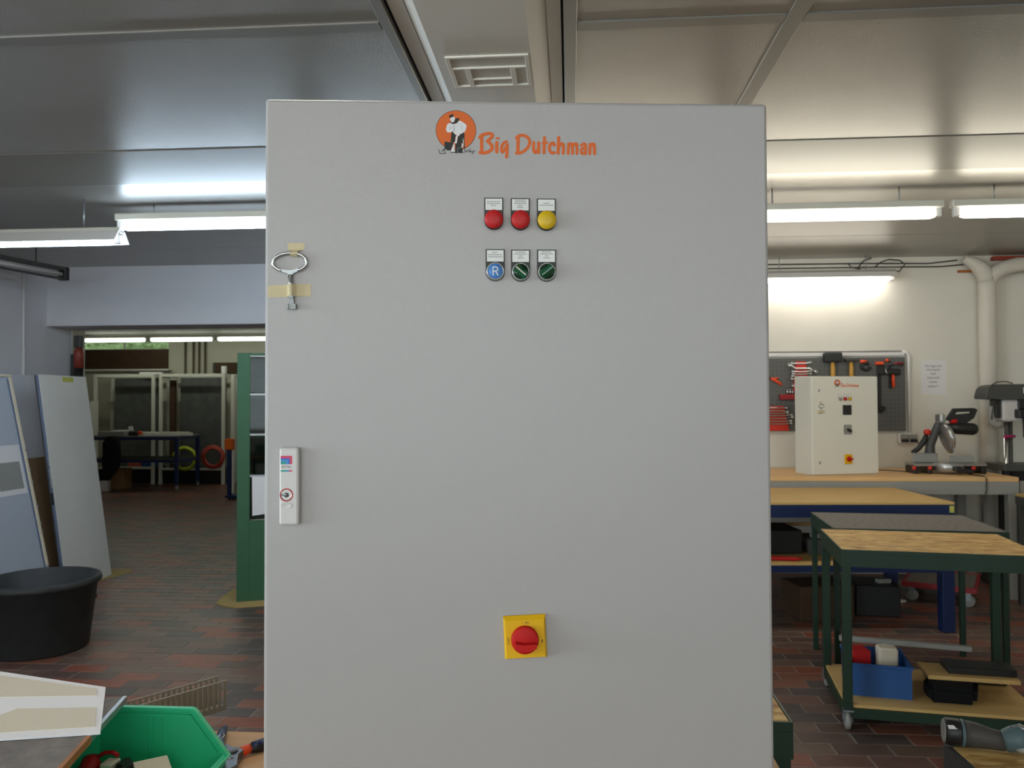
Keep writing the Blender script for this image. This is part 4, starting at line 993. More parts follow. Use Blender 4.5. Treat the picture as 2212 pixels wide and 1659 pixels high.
# wall socket block
ws = thing('socket_box', 'grey double socket box on the wall below the tool board corner', 'socket', (3.0, YW, 1.17))
b_ = B(); box(b_, 2.915, 3.075, YW-.045, YW, 1.168, 1.258, .008); obj('box_body', b_, WHITEP, ws)
for x in (2.965, 3.04):
    b_ = B(); box(b_, x-.036, x+.036, YW-.065, YW-.045, 1.205, 1.252, .008); obj('flap', b_, GREYF, ws)
    b_ = B(); box(b_, x-.03, x+.03, YW-.078, YW-.045, 1.178, 1.204, .006); obj('plug', b_, BLACKP, ws)
b_ = B(); tube(b_, [(3.04, YW-.07, 1.19), (3.08, YW-.09, 1.165), (3.12, YW-.14, 1.15), (3.10, YW-.3, 1.10)], .005, 6); lone('saw_cable', b_, CABLE, 'dark cable from the wall socket down to the mitre saw', 'cable')
b_ = B(); tube(b_, [(2.52, 6.98, .956), (2.6, 7.0, .956), (2.7, 6.95, .956), (2.84, 6.80, .956)], .005, 6); lone('bench_cable', b_, CABLE, 'dark cable on the workbench between small cabinet and mitre saw', 'cable')
b_ = B(); tube(b_, [(3.2, 6.62, .955), (3.22, 6.42, .956), (3.225, 6.392, .94), (3.22, 6.385, .85), (3.19, 6.385, .75), (3.185, 6.39, .5)], .005, 6); lone('hanging_cable', b_, CABLE, 'dark cable hanging over the front edge of the wall workbench', 'cable')
# white pipes with a forked top
pp = thing('drain_pipe', 'thick white pipe with forked top running down the wall at the right', 'pipe', (3.665, 7.17, 0))
b_ = B(); tube(b_, [(3.655, 7.19, 0.001), (3.66, 7.19, 2.55), (3.66, 7.19, 2.62)], .072, 20); obj('riser', b_, PIPEM, pp)
b_ = B(); tube(b_, [(3.66, 7.19, 2.60), (3.645, 7.19, 2.66), (3.60, 7.19, 2.72), (3.54, 7.19, 2.765), (3.47, 7.19, 2.80)], [.072, .072, .066, .05, .03], 18); obj('left_branch', b_, PIPEM, pp)
b_ = B(); tube(b_, [(3.66, 7.19, 2.56), (3.70, 7.18, 2.65), (3.78, 7.17, 2.705), (3.90, 7.16, 2.735), (4.38, 7.14, 2.74)], .062, 18); obj('right_branch', b_, PIPEM, pp)
b_ = B(); box(b_, 3.46, 3.58, YW-.03, YW-.002, 2.69, 2.712, .002); lone('pipe_bracket', b_, mat('rusty_orange', (170, 100, 40), .6), 'rusty orange bracket on the wall left of the pipe fork', 'bracket', None)
b_ = B(); box(b_, 3.74, 4.38, 7.225, 7.285, 2.79, 2.825, .004); lone('red_pipe', b_, mat('red_brown_paint', (150, 60, 40), .6), 'red brown rail under the ceiling above the right pipe branch', 'rail')
# wires above the wall lamp
wb = thing('ceiling_wires', 'dark wires looping above the lamp on the white wall', 'wires', (2.5, 7.26, 2.7))
for pts in ([(1.5, 7.27, 2.79), (2.6, 7.27, 2.785), (3.2, 7.27, 2.775), (3.45, 7.27, 2.80)], [(1.5, 7.27, 2.752), (2.6, 7.27, 2.75), (3.3, 7.27, 2.745), (3.5, 7.27, 2.76)],
            [(2.56, 7.2, 2.72), (2.60, 7.22, 2.78), (2.64, 7.24, 2.81), (2.70, 7.25, 2.83)], [(2.70, 7.19, 2.73), (2.76, 7.2, 2.78), (2.84, 7.22, 2.81), (2.93, 7.22, 2.80), (2.97, 7.2, 2.76), (2.92, 7.19, 2.70), (2.86, 7.18, 2.69)], [(2.50, 7.26, 2.79), (2.52, 7.25, 2.75), (2.60, 7.24, 2.73)]):
    b_ = B(); tube(b_, pts, .006, 6); obj('wire', b_, CABLE, wb)

# ------------------------------------------------------------------ small cabinet on the wall workbench
SA = math.radians(16); SO = Vector((1.945, 6.515, .95))
sc = thing('control_cabinet', 'small light grey control cabinet standing on the wall workbench', 'cabinet', SO, SA, world=False)
b_ = B(); box(b_, 0, .6, .02, .25, 0, .8, .003); obj('body', b_, RAL2, sc)
b_ = B(); box(b_, 0, .6, 0, .018, .002, .798, .004); obj('door', b_, RAL2, sc)
TS2 = Matrix(((.001, 0, 0, 0), (0, 0, -.001, 0), (0, -.001, 0, .8), (0, 0, 0, 1)))
SHIFT = Matrix.Translation((-.06, 0, -.4))      # reuse the big sticker, drawn at the big door's place
for nm, fn, mm in (('logo_emblem', make_logo, [ORANGE, PRINTK, PRINTW, PRINTG]), ('logo_lettering', make_lettering, [ORANGE, PRINTG])):
    b_ = fn()
    for v in b_.verts:
        v.co = Vector(((v.co.x-.268)*.88+.203, v.co.y, (v.co.z-1.152)*.88+.745))
    obj(nm, b_, mm, sc)
for k, (u, m) in enumerate(((254, SILVER), (298, REDK), (342, YELP))):
    b_ = B(); prism(b_, [(u-15, 148), (u+15, 148), (u+15, 195), (u-15, 195)], 0, 2.5, TS2); h = obj('button_holder', b_, GREYF, sc)
    b_ = B(); lathe(b_, [(14.5, 2.4), (14.5, 10), (11, 14), (0, 15)], 18, TS2 @ Matrix.Translation((u, 185, 0))); obj('button_head', b_, m, h)
    b_ = B(); prism(b_, [(u-13, 150), (u+13, 150), (u+13, 168), (u-13, 168)], 2.5, 3, TS2); obj('label_plate', b_, LABELW, h)
b_ = B(); box(b_, .275, .355, -.008, 0, .8-.315, .8-.235, .003); obj('panel_meter', b_, BLACKP, sc)
b_ = B(); box(b_, .285, .355, -.006, 0, .8-.475, .8-.395, .003); s_ = obj('selector_switch', b_, GREYF, sc)
b_ = B(); box(b_, -.022, .022, -.026, -.006, -.010, .010, .004, 0, Matrix.Translation((.325, 0, .8-.44)) @ Matrix.Rotation(math.radians(30), 4, 'Y')); obj('switch_handle', b_, BLACKP, s_)
b_ = B(); box(b_, .283, .2865, -.008, -.006, .8-.465, .8-.41); obj('scale_mark', b_, PRINTK, s_)
b_ = B(); box(b_, .285, .355, -.008, 0, .8-.715, .8-.635, .003); s_ = obj('main_switch', b_, YELS, sc)
b_ = B(); lathe(b_, [(21, 8), (21, 16), (18, 18), (0, 18)], 20, TS2 @ Matrix.Translation((322, 674, 0))); kn = obj('rotary_knob', b_, REDK, s_)
b_ = B(); box(b_, .300, .350, -.032, -.018, .8-.68, .8-.668, .003); obj('grip', b_, REDK, kn)
for v in (116, 700):
    b_ = B(); box(b_, .052, .072, -.004, 0, .8-v-.0-.0, .8-v+.001) if False else prism(b_, [(54, v-16), (74, v-16), (74, v+16), (54, v+16)], 0, 3, TS2); q = obj('door_lock', b_, IVORY, sc)
    b_ = B(); prism(b_, [(60, v-8), (68, v-8), (68, v+9), (60, v+9)], 3, 4, TS2); obj('keyhole', b_, STEEL, q)
k2p = RZ(SA, SO) @ Vector((.075, 0, .8-.30))
k2 = thing('cabinet_key', 'silver key taped to the door of the small cabinet', 'key', k2p, SA, world=False)
TS3 = Matrix.Translation((-.075, 0, -.50)) @ TS2
b_ = B(); tube(b_, [TS3 @ Vector((80+24*math.cos(a*math.pi/10), 242+15*math.sin(a*math.pi/10), 5)) for a in range(20)], .0028, 8, 0, True); obj('ring_handle', b_, CHROME, k2)
b_ = B(); cyl(b_, TS3 @ Vector((79, 256, 5)), TS3 @ Vector((76, 302, 5)), .0042, n=10); obj('shank', b_, CHROME, k2)
b_ = B(); prism(b_, [(66, 205), (90, 205), (88, 232), (68, 232)], .2, 1.2, TS3); lone_ = thing('masking_tape', 'beige tape piece above the key on the small cabinet', 'tape', k2p, SA, world=False); obj('strip', b_, TAPE, lone_)
b_ = B(); prism(b_, [(46, 278), (106, 276), (106, 296), (46, 298)], 9.3, 10, TS3); prism(b_, [(46, 278), (52, 278), (52, 298), (46, 298)], .2, 9.3, TS3); prism(b_, [(100, 276), (106, 276), (106, 296), (100, 296)], .2, 9.3, TS3); lone_ = thing('masking_tape', 'yellowish tape strip across the key on the small cabinet', 'tape', k2p, SA, world=False); obj('strip', b_, TAPE, lone_)

# ------------------------------------------------------------------ mitre saw
ms = thing('mitre_saw', 'mitre saw with black handle and silver blade guard on the workbench', 'saw', (3.05, 6.75, .95))
b_ = B(); box(b_, 2.80, 3.37, 6.66, 6.86, 1.012, 1.034, .006); obj('base_plate', b_, SILVER, ms)
for x in (2.82, 2.93, 3.24, 3.35):
    b_ = B(); box(b_, x-.02, x+.02, 6.67, 6.85, .95, 1.012, .008); obj('foot', b_, BLACKP, ms)
b_ = B(); lathe(b_, [(0, .965), (.10, .965), (.115, .98), (.115, 1.03), (.11, 1.037), (0, 1.037)], 32, Matrix.Translation((3.08, 6.70, 0))); obj('turntable', b_, SILVER, ms)
b_ = B(); box(b_, 3.06, 3.12, 6.53, 6.62, .985, 1.02, .008); box(b_, 3.10, 3.21, 6.55, 6.59, .965, .998, .008); obj('mitre_arm', b_, BLACKP, ms)
b_ = B(); box(b_, 2.83, 3.03, 6.76, 6.785, 1.035, 1.115, .006); obj('fence', b_, SILVER, ms)
b_ = B(); box(b_, 3.13, 3.315, 6.76, 6.785, 1.035, 1.092, .006); obj('fence', b_, GREYF, ms)
for x in (2.79, 2.915, 3.255):
    b_ = B(); lathe(b_, [(0, 0), (.016, .002), (.016, .018), (0, .02)], 14, Matrix.Translation((x, 6.66, 1.0)) @ Matrix.Rotation(math.pi/2, 4, 'X')); obj('red_knob', b_, REDTOOL, ms)
b_ = B(); tube(b_, [(2.985, 6.84, 1.035), (3.0, 6.84, 1.12), (3.0, 6.83, 1.18), (3.045, 6.80, 1.33), (3.07, 6.77, 1.41)], [.05, .04, .035, .032, .03], 14); obj('swing_arm', b_, DGREY, ms)
b_ = B(); tube(b_, [(2.86, 6.84, 1.11), (2.91, 6.84, 1.15), (2.96, 6.84, 1.22), (2.975, 6.84, 1.27)], [.02, .02, .024, .016], 10); obj('bevel_bracket', b_, BLACKP, ms)
b_ = B(); lathe(b_, [(0, -.02), (.024, -.018), (.024, .018), (0, .02)], 16, Matrix.Translation((2.972, 6.82, 1.285)) @ Matrix.Rotation(math.pi/2, 4, 'X')); obj('red_knob', b_, REDTOOL, ms)
TG = Matrix.Translation((3.085, 6.72, 1.25)) @ Matrix.Rotation(math.radians(-12), 4, 'Y') @ Matrix.Rotation(math.radians(-2), 4, 'Z') @ Matrix.Rotation(math.pi/2, 4, 'Y')
b_ = B(); lathe(b_, [(0, -.022), (.10, -.022), (.112, -.014), (.112, .014), (.10, .022), (0, .022)], 36, TG); obj('blade_guard', b_, SILVER, ms)
TG2 = TG @ Matrix.Translation((0.02, .0, -.004))
b_ = B(); lathe(b_, [(0, -.002), (.118, -.002), (.118, .002), (0, .002)], 40, TG2); obj('saw_blade', b_, CHROME, ms)
b_ = B(); box(b_, 3.02, 3.075, 6.70, 6.80, 1.36, 1.44, .02, 0, None, 2); obj('guard_housing', b_, SILVER, ms)
b_ = B(); tube(b_, [(3.10, 6.74, 1.325), (3.15, 6.74, 1.322), (3.17, 6.74, 1.320), (3.30, 6.74, 1.312), (3.325, 6.74, 1.310)], [.035, .045, .05, .05, .038], 18); obj('motor', b_, BLACKP, ms)
b_ = B()
T = Matrix(((1, 0, 0, 0), (0, 0, 1, 0), (0, 1, 0, 0), (0, 0, 0, 1)))
outer = [(3.10, 1.415), (3.145, 1.483), (3.30, 1.487), (3.328, 1.472), (3.30, 1.405), (3.24, 1.362), (3.17, 1.352), (3.09, 1.39)]
inner = [(3.15, 1.437), (3.165, 1.452), (3.28, 1.456), (3.288, 1.451), (3.275, 1.444), (3.235, 1.44), (3.18, 1.436), (3.155, 1.434)]
n = len(outer)
for y0, flip in ((6.715, 1), (6.755, 0)):
    pass
ov = [[b_.verts.new((x, yy, z_)) for x, z_ in outer] for yy in (6.715, 6.755)]
iv = [[b_.verts.new((x, yy, z_)) for x, z_ in inner] for yy in (6.715, 6.755)]
for k in range(n):
    q = (k+1) % n
    b_.faces.new((ov[0][k], ov[0][q], iv[0][q], iv[0][k])); b_.faces.new((ov[1][k], iv[1][k], iv[1][q], ov[1][q]))
    b_.faces.new((ov[0][k], ov[1][k], ov[1][q], ov[0][q])); b_.faces.new((iv[0][k], iv[0][q], iv[1][q], iv[1][k]))
obj('loop_handle', b_, BLACKP, ms)
b_ = B(); box(b_, 3.115, 3.17, 6.71, 6.76, 1.36, 1.40, .01); obj('red_lever', b_, REDK, ms)

# ------------------------------------------------------------------ pillar drill at the right edge
dp = thing('drill_press', 'grey pillar drill at the right frame edge beside the workbench', 'drill', (3.66, 6.9, 0))
b_ = B(); T = Matrix(((1, 0, 0, 0), (0, 0, 1, 0), (0, 1, 0, 0), (0, 0, 0, 1)))
prism(b_, [(3.447, 1.56), (3.45, 1.60), (3.468, 1.65), (3.50, 1.674), (3.56, 1.682), (4.02, 1.682), (4.04, 1.66), (4.04, 1.555), (3.56, 1.555)], 6.82, 7.02, T); bmesh.ops.bevel(b_, geom=list(b_.edges), offset=.008, segments=1, affect='EDGES')
hc = obj('belt_cover', b_, DGREY, dp)
b_ = B(); tube(b_, [(3.49, 6.815, 1.672), (3.53, 6.812, 1.70), (3.60, 6.812, 1.705), (3.66, 6.815, 1.688)], .005, 6); obj('cover_cable', b_, CABLE, hc)
b_ = B(); box(b_, 3.745, 3.83, 6.815, 6.82, 1.605, 1.655); obj('data_plate', b_, LABELW, hc)
b_ = B(); box(b_, 3.545, 3.585, 6.86, 6.96, 1.40, 1.555, .006); obj('motor_bracket', b_, BLACKP, dp)
b_ = B(); tube(b_, [(3.56, 6.86, 1.555), (3.522, 6.85, 1.50), (3.505, 6.845, 1.42), (3.51, 6.86, 1.39)], .005, 6); obj('cable', b_, CABLE, dp)
b_ = B(); tube(b_, [(3.53, 6.9, 1.50), (3.528, 6.9, 1.42), (3.535, 6.9, 1.36), (3.565, 6.9, 1.345), (3.61, 6.9, 1.35)], [.02, .026, .034, .036, .034], 14); obj('motor', b_, GREYF, dp)
b_ = B(); box(b_, 3.60, 3.76, 6.86, 7.0, 1.375, 1.555, .015, 0, None, 2); obj('gear_head', b_, IVORY, dp)
b_ = B(); box(b_, 3.69, 3.95, 6.78, 6.86, 1.40, 1.475, .008); hb = obj('switch_box', b_, BLACKP, dp)
b_ = B(); lathe(b_, [(0, 0), (.024, 0), (.024, .015), (.015, .022), (0, .022)], 18, Matrix.Translation((3.768, 6.78, 1.447)) @ Matrix.Rotation(math.pi/2, 4, 'X')); obj('stop_button', b_, ORTOOL, hb)
b_ = B(); box(b_, 3.72, 3.9, 6.84, 6.96, 1.475, 1.56, .006); obj('spindle_housing', b_, BLACKP, dp)
b_ = B(); cyl(b_, (3.79, 6.88, 1.40), (3.79, 6.88, 1.24), .022, .018, 14); obj('drill_chuck', b_, STEEL, dp)
b_ = B(); cyl(b_, (3.655, 6.93, .10), (3.655, 6.93, 1.40), .02, n=16); obj('column', b_, CHROME, dp)
b_ = B(); cyl(b_, (3.705, 6.95, .10), (3.705, 6.95, 1.40), .018, n=12); obj('rack_column', b_, DGREY, dp)
b_ = B(); tube(b_, [(3.63, 6.905, 1.245), (3.655, 6.905, 1.245), (3.70, 6.92, 1.245), (3.73, 6.93, 1.245)], .012, 8); obj('marker_band', b_, MAGENTA, dp)
b_ = B(); lathe(b_, [(.03, 1.37), (.05, 1.37), (.05, 1.395), (.03, 1.395), (.03, 1.37)], 20, Matrix.Translation((3.655, 6.93, 0))); obj('collar', b_, WHITEP, dp)
b_ = B(); box(b_, 3.545, 4.05, 6.74, 7.04, .965, 1.02, .006); obj('drill_table', b_, DGREY, dp)
b_ = B(); box(b_, 3.56, 3.60, 6.76, 6.80, .92, .965, .004); box(b_, 3.64, 3.9, 6.82, 6.98, .88, .965, .006); obj('table_bracket', b_, BLACKP, dp)
b_ = B(); box(b_, 3.62, 3.74, 6.88, 7.0, .10, .9, .006); obj('stand', b_, BLACKP, dp)
b_ = B(); box(b_, 3.52, 3.95, 6.75, 7.08, 0, .10, .01); obj('foot_plate', b_, DGREY, dp)

# ------------------------------------------------------------------ left side: leaning panels, tub, green cabinet
def lean(label, name, Y0, Y1, xb, xt, h, th, m, edge_m, dep=0.0):
    """panel standing on the floor, leaning to the left wall; face towards +x; local z runs up the panel"""
    t = thing(name, label, 'panel', (xb, Y0, 0), 0, None, world=False)
    a = math.atan2(xt-xb, h)
    T = Matrix.Rotation(a, 4, 'Y')
    L = math.hypot(xt-xb, h); zo = th*abs(math.sin(a))
    T = Matrix.Translation((0, 0, zo)) @ T
    return t, T, L, Y1-Y0
# tall door panel with blue edge
t, T, L, Wd = lean('tall light grey door panel leaning at the left beside the opening', 'door_panel', 6.22, 6.86, -4.14, -4.40, 1.79, .035, PANELM, PANELB)
b_ = B(); box(b_, -.004, 0, 0, Wd, 0, L, .0015, 0, T); obj('face_sheet', b_, PANELM, t)
b_ = B(); box(b_, -.035, -.004, 0, .0035, 0, L, 0, 0, T); box(b_, -.035, -.004, Wd-.0035, Wd, 0, L, 0, 0, T); box(b_, -.035, -.004, .0035, Wd-.0035, 0, .004, 0, 0, T); box(b_, -.035, -.004, .0035, Wd-.0035, L-.004, L, 0, 0, T); obj('edge_return', b_, PANELB, t)
b_ = B(); box(b_, -.038, -.028, -.003, .012, .02, L, 0, 0, T); obj('rubber_seal', b_, DGREY, t)
b_ = B(); box(b_, -.016, -.004, -.008, 0, .86, 1.02, .003, 0, T); lk = obj('lock_rod', b_, GALV, t)
b_ = B(); box(b_, -.020, -.003, -.012, -.008, .72, .82, .002, 0, T); obj('lock_case', b_, BLACKP, lk)
b_ = B(); box(b_, -.012, -.006, -.006, 0, 1.04, 1.12, .002, 0, T); obj('lock_rod', b_, CHROME, t)
b_ = B(); box(b_, 0, .001, .30, .45, L-.055, L-.012, 0, 0, T); obj('yellow_sticker', b_, GREENPR, t)
# wide panel with paper at the frame edge
t, T, L, Wd = lean('bluish grey door panel with taped paper leaning at the left frame edge', 'door_panel', 5.05, 5.86, -3.985, -4.375, 1.76, .03, PANELM, PANELB)
b_ = B(); box(b_, -.004, 0, 0, Wd, 0, L, .0015, 0, T); obj('face_sheet', b_, mat('bluish_grey_panel', (178, 186, 200), .4), t)
b_ = B(); box(b_, 0, .003, Wd-.055, Wd-.035, .02, L-.02, 0, 0, T); obj('blue_stripe', b_, PANELB, t)
b_ = B(); box(b_, -.03, .006, Wd-.03, Wd, .3, L+.004, .003, 0, T); obj('edge_profile', b_, CREAM, t)
b_ = B(); box(b_, -.02, .01, .0, Wd, L-.006, L+.012, .002, 0, T); obj('top_profile', b_, CREAM, t)
b_ = B(); box(b_, -.035, -.004, 0, .004, 0, L, 0, 0, T); box(b_, -.035, -.004, .004, Wd-.03, L-.02, L-.008, 0, 0, T); obj('edge_return', b_, PANELB, t)
b_ = B(); box(b_, 0, .0012, .42, .745, .88, 1.26, 0, 0, T); pz = obj('taped_paper', b_, PAPER, t)
b_ = B(); box(b_, .0012, .0018, .46, .715, .92, 1.13, 0, 0, T); obj('grey_print', b_, PRINTG, pz)
for z_ in (.55, .62, .75, .95, 1.05, 1.2):
    b_ = B(); box(b_, -.005, .01, Wd-.012, Wd+.006, z_, z_+.02, .003, 0, T); obj('edge_clip', b_, GALV, t)
t, T, L, Wd = lean('brown board leaning behind the tall door panel', 'brown_board', 6.16, 6.78, -4.28, -4.46, 1.10, .012, CARDB, CARDB)
b_ = B(); box(b_, -.012, 0, 0, Wd, 0, L, .001, 0, T); obj('board', b_, BRNBOARD if False else mat('brown_fibre_board', (122, 98, 72), .75, 0, .25, .06, 8), t)
t, T, L, Wd = lean('pale bluish panel leaning deepest, behind the brown board', 'back_panel', 6.10, 6.9, -4.42, -4.80, 1.80, .02, PANELM, PANELB)
b_ = B(); box(b_, -.02, 0, 0, Wd, 0, L, .001, 0, T); obj('sheet', b_, W_GREY, t)
b_ = B(); prism(b_, [(-4.44, 6.62), (-4.11, 6.60), (-4.03, 7.0), (-4.13, 7.13), (-4.4, 7.05)], -.0005, .004); lone('floor_cardboard', b_, YCARD, 'flat yellowish cardboard on the floor under the tall door panel', 'cardboard')
# conduit on the left wall
b_ = B(); tube(b_, [(XL+.012, 6.74, HC-.03), (XL+.012, 6.745, 2.06), (XL+.012, 6.75, .9)], .009, 8); tube(b_, [(XL+.013, 6.745, 2.06), (XL+.013, 6.75, .9)], .014, 8); lone('wall_conduit', b_, WHITEP, 'thin white conduit running down the left wall', 'conduit')
# things on the end post of the wall
fx = thing('fire_extinguisher', 'slim dark and red cylinder hanging on the end post beside the opening', 'extinguisher', (-4.87, 7.45, 1.7))
b_ = B(); tube(b_, [(-4.82, 7.40, 1.70), (-4.82, 7.40, 1.72), (-4.82, 7.40, 1.90)], [.03, .045, .045], 14); obj('dark_sleeve', b_, BLACKP, fx)
b_ = B(); tube(b_, [(-4.82, 7.40, 1.90), (-4.82, 7.40, 2.06), (-4.82, 7.40, 2.10)], [.045, .045, .03], 14); obj('red_body', b_, mat('dull_red_paint', (140, 58, 46), .5), fx)
b_ = B(); box(b_, -4.86, -4.79, 7.37, 7.43, 2.10, 2.22, .008); obj('valve_head', b_, DGREY, fx)
b_ = B(); box(b_, -4.96, -4.80, 7.435, 7.4505, 1.80, 2.04, .002); obj('wall_bracket', b_, DGREY, fx)
# mortar tub
tb_ = thing('mortar_tub', 'big round black plastic tub on the brick floor at the left', 'tub', (-3.36, 4.80, 0))
TQ = Matrix.Translation((-3.36, 4.80, 0))
b_ = B(); lathe(b_, [(0, 0), (.262, 0), (.272, .012), (.318, .405), (.338, .408), (.343, .420), (.338, .445), (.326, .450), (.312, .444), (.268, .02), (0, .014)], 56, TQ); obj('tub_shell', b_, RUBBER, tb_)
for a in (math.radians(196), math.radians(70)):
    b_ = B(); tube(b_, [TQ @ Vector(((.302+o_)*math.cos(a+s_), (.302+o_)*math.sin(a+s_), z_)) for s_, o_, z_ in ((-.2, .0, .30), (-.17, .04, .27), (-.08, .06, .245), (.08, .06, .245), (.17, .04, .27), (.2, .0, .30))], .011, 8); obj('handle', b_, RUBBER, tb_)
# green cabinet with glass door
GA = math.radians(20)
gc = thing('glass_cabinet', 'green metal cabinet with glazed door standing on cardboard at the left', 'cabinet', (-2.585, 5.95, .012), GA, world=False)
Wg, Dg, Hg = .95, .42, 1.93
b_ = B()
box(b_, 0, .02, .02, Dg, 0, Hg); box(b_, Wg-.02, Wg, .02, Dg, 0, Hg); box(b_, .02, Wg-.02, Dg-.015, Dg, 0, Hg); box(b_, .02, Wg-.02, .02, Dg-.015, Hg-.02, Hg); box(b_, .02, Wg-.02, .02, Dg-.015, 0, .06)
obj('carcass', b_, GREENC, gc)
for x0, x1 in ((.0, Wg/2-.001), (Wg/2+.001, Wg)):
    b_ = B(); s0 = .095 if x0 == 0 else .05; s1 = .05 if x0 == 0 else .095
    box(b_, x0, x0+s0, 0, .02, 0, Hg, .002); box(b_, x1-s1, x1, 0, .02, 0, Hg, .002); box(b_, x0+s0, x1-s1, 0, .02, 0, .62, .001); box(b_, x0+s0, x1-s1, 0, .02, Hg-.02, Hg, .001)
    dg = obj('door', b_, GREENC, gc)
    for z0, z1 in ((.63, .96), (.98, 1.285), (1.30, 1.60), (1.62, 1.90)):
        b_ = B(); box(b_, x0+s0, x1-s1, .008, .012, z0, z1); obj('glass_pane', b_, CABGLASS, dg)
    for z0 in (.965, 1.287, 1.602, 1.905):
        b_ = B(); box(b_, x0+s0, x1-s1, .004, .016, z0-.004, z0+.012, .001); obj('glazing_bar', b_, GALV, dg)
for z0 in (.62, .94, 1.26, 1.575):
    b_ = B(); box(b_, .022, Wg-.022, .03, Dg-.02, z0, z0+.018); obj('shelf', b_, WHITEF, gc)
b_ = B(); prism(b_, [(.115, .66), (.40, .69), (.40, .955), (.112, .965)], -.0035, -.002, Matrix(((1, 0, 0, 0), (0, 0, 1, 0), (0, 1, 0, 0), (0, 0, 0, 1)))); obj('taped_paper', b_, PAPER, gc)
for k, (x, z0, sx, sz, m) in enumerate(((.16, .638, .10, .16, BLACKP), (.30, .638, .12, .2, CARDB), (.18, .958, .12, .14, DGREY), (.33, .958, .1, .18, GREYF), (.2, 1.278, .14, .12, DGREY), (.34, 1.278, .08, .2, BLACKP), (.2, 1.593, .16, .14, GREYF))):
    T = RZ(GA, (-2.585, 5.95, .012)); b_ = B(); box(b_, x-sx/2, x+sx/2, .15, .32, z0, z0+sz, .003, 0, T)
    lone('stored_box', b_, m, ['black box on the lowest glazed shelf of the green cabinet', 'brown carton on the lowest glazed shelf of the green cabinet', 'dark grey box on the second shelf of the green cabinet', 'light grey box on the second shelf of the green cabinet', 'wide dark box on the third shelf of the green cabinet', 'tall black box on the third shelf of the green cabinet', 'light grey box on the top shelf of the green cabinet'][k], 'box')
b_ = B(); prism(b_, [(-2.74, 5.93), (-2.66, 5.86), (-2.54, 5.82), (-1.5, 6.17), (-1.72, 6.78), (-2.8, 6.38)], -.0005, .0115); lone('floor_cardboard', b_, YCARD, 'flat cardboard on the floor under the green cabinet', 'cardboard')

# ------------------------------------------------------------------ second room
def rackframe(label, x0, x1, y0, y1, z0, z1, inner=True):
    t = thing('storage_rack', label, 'rack', (x0, y0, 0))
    for x in (x0, x1-.06):
        for y in (y0, y1-.05):
            b_ = B(); box(b_, x, x+.06, y, y+.05, 0, z1, .004); obj('post', b_, WHITEF, t)
    for y in (y0, y1-.05):
        b_ = B(); box(b_, x0+.06, x1-.06, y, y+.05, z1-.06, z1-.004, .003); obj('top_rail', b_, WHITEF, t)
        b_ = B(); box(b_, x0+.06, x1-.06, y, y+.05, z0, z0+.04, .003); obj('bottom_rail', b_, WHITEF, t)
    for x in (x0, x1-.06):
        b_ = B(); box(b_, x+.005, x+.055, y0+.05, y1-.05, z1-.06, z1-.004, .003); obj('top_rail', b_, WHITEF, t)
    b_ = B(); box(b_, x0+.06, x1-.06, y0+.05, y1-.05, z0, z0+.03, .002); obj('shelf', b_, DGREY, t)
    b_ = B(); box(b_, x0+.06, x1-.06, y0+.06, y1-.06, .005, z0-.001); obj('plinth', b_, BLACKP, t)
rackframe('left white steel rack holding grey sheets in the second room', -9.20, -7.975, 14.58, 15.2, .29, 2.12)
rackframe('right white steel rack holding grey sheets in the second room', -7.885, -6.585, 14.58, 15.2, .27, 2.12)
b_ = B(); box(b_, -8.93, -8.05, 14.86, 14.90, .322, 2.05, .004); lone('steel_sheet', b_, SHEET, 'grey steel sheet standing in the left white rack', 'sheet')
b_ = B(); box(b_, -7.60, -6.68, 14.86, 14.90, .302, 2.05, .004); lone('steel_sheet', b_, SHEET, 'grey steel sheet standing in the right white rack', 'sheet')
b_ = B(); box(b_, -7.76, -7.66, 14.75, 14.84, .302, 2.0, .003); lone('dark_batten', b_, BRNBOARD, 'dark upright batten at the left side of the right white rack', 'batten')
b_ = B(); box(b_, -6.50, -6.43, 14.66, 14.72, 0, 2.1, .004); lone('white_post', b_, WHITEF, 'white upright post to the right of the right white rack', 'post')
b_ = B(); box(b_, -8.35, -7.9, 14.7, 14.78, 2.121, 2.16, .003); lone('white_strip', b_, WHITEP, 'white strip lying on top of the left white rack', 'strip')
b_ = B(); box(b_, -6.66, -6.58, 14.6, 14.68, 2.121, 2.26, .004); lone('blue_white_can', b_, LABELW, 'small white can on top of the right white rack', 'can')
for k, x in enumerate((-7.81, -7.64, -7.52, -7.395)):
    b_ = B(); cyl(b_, (x, FYB-.03, .002), (x, FYB-.03, HC), .022, n=8); lone('wall_pipe', b_, mat('brown_pipe', (96, 84, 66), .6) if k == 0 else MATS['brown_pipe'], '%s thin brown pipe on the back wall of the second room' % ('leftmost', 'second', 'third', 'rightmost')[k], 'pipe', 'brown pipes on the back wall')
wb = thing('wall_box', 'dark box on the back wall beside the green cabinet top', 'box', (-7.0, FYB, 2.16))
b_ = B(); box(b_, -7.19, -6.7, FYB-.12, FYB, 2.16, 2.37, .004); obj('box_body', b_, BRNBOARD, wb)
b_ = B(); box(b_, -7.19, -7.15, FYB-.125, FYB-.12, 2.16, 2.37); obj('box_frame', b_, DGREY, wb)
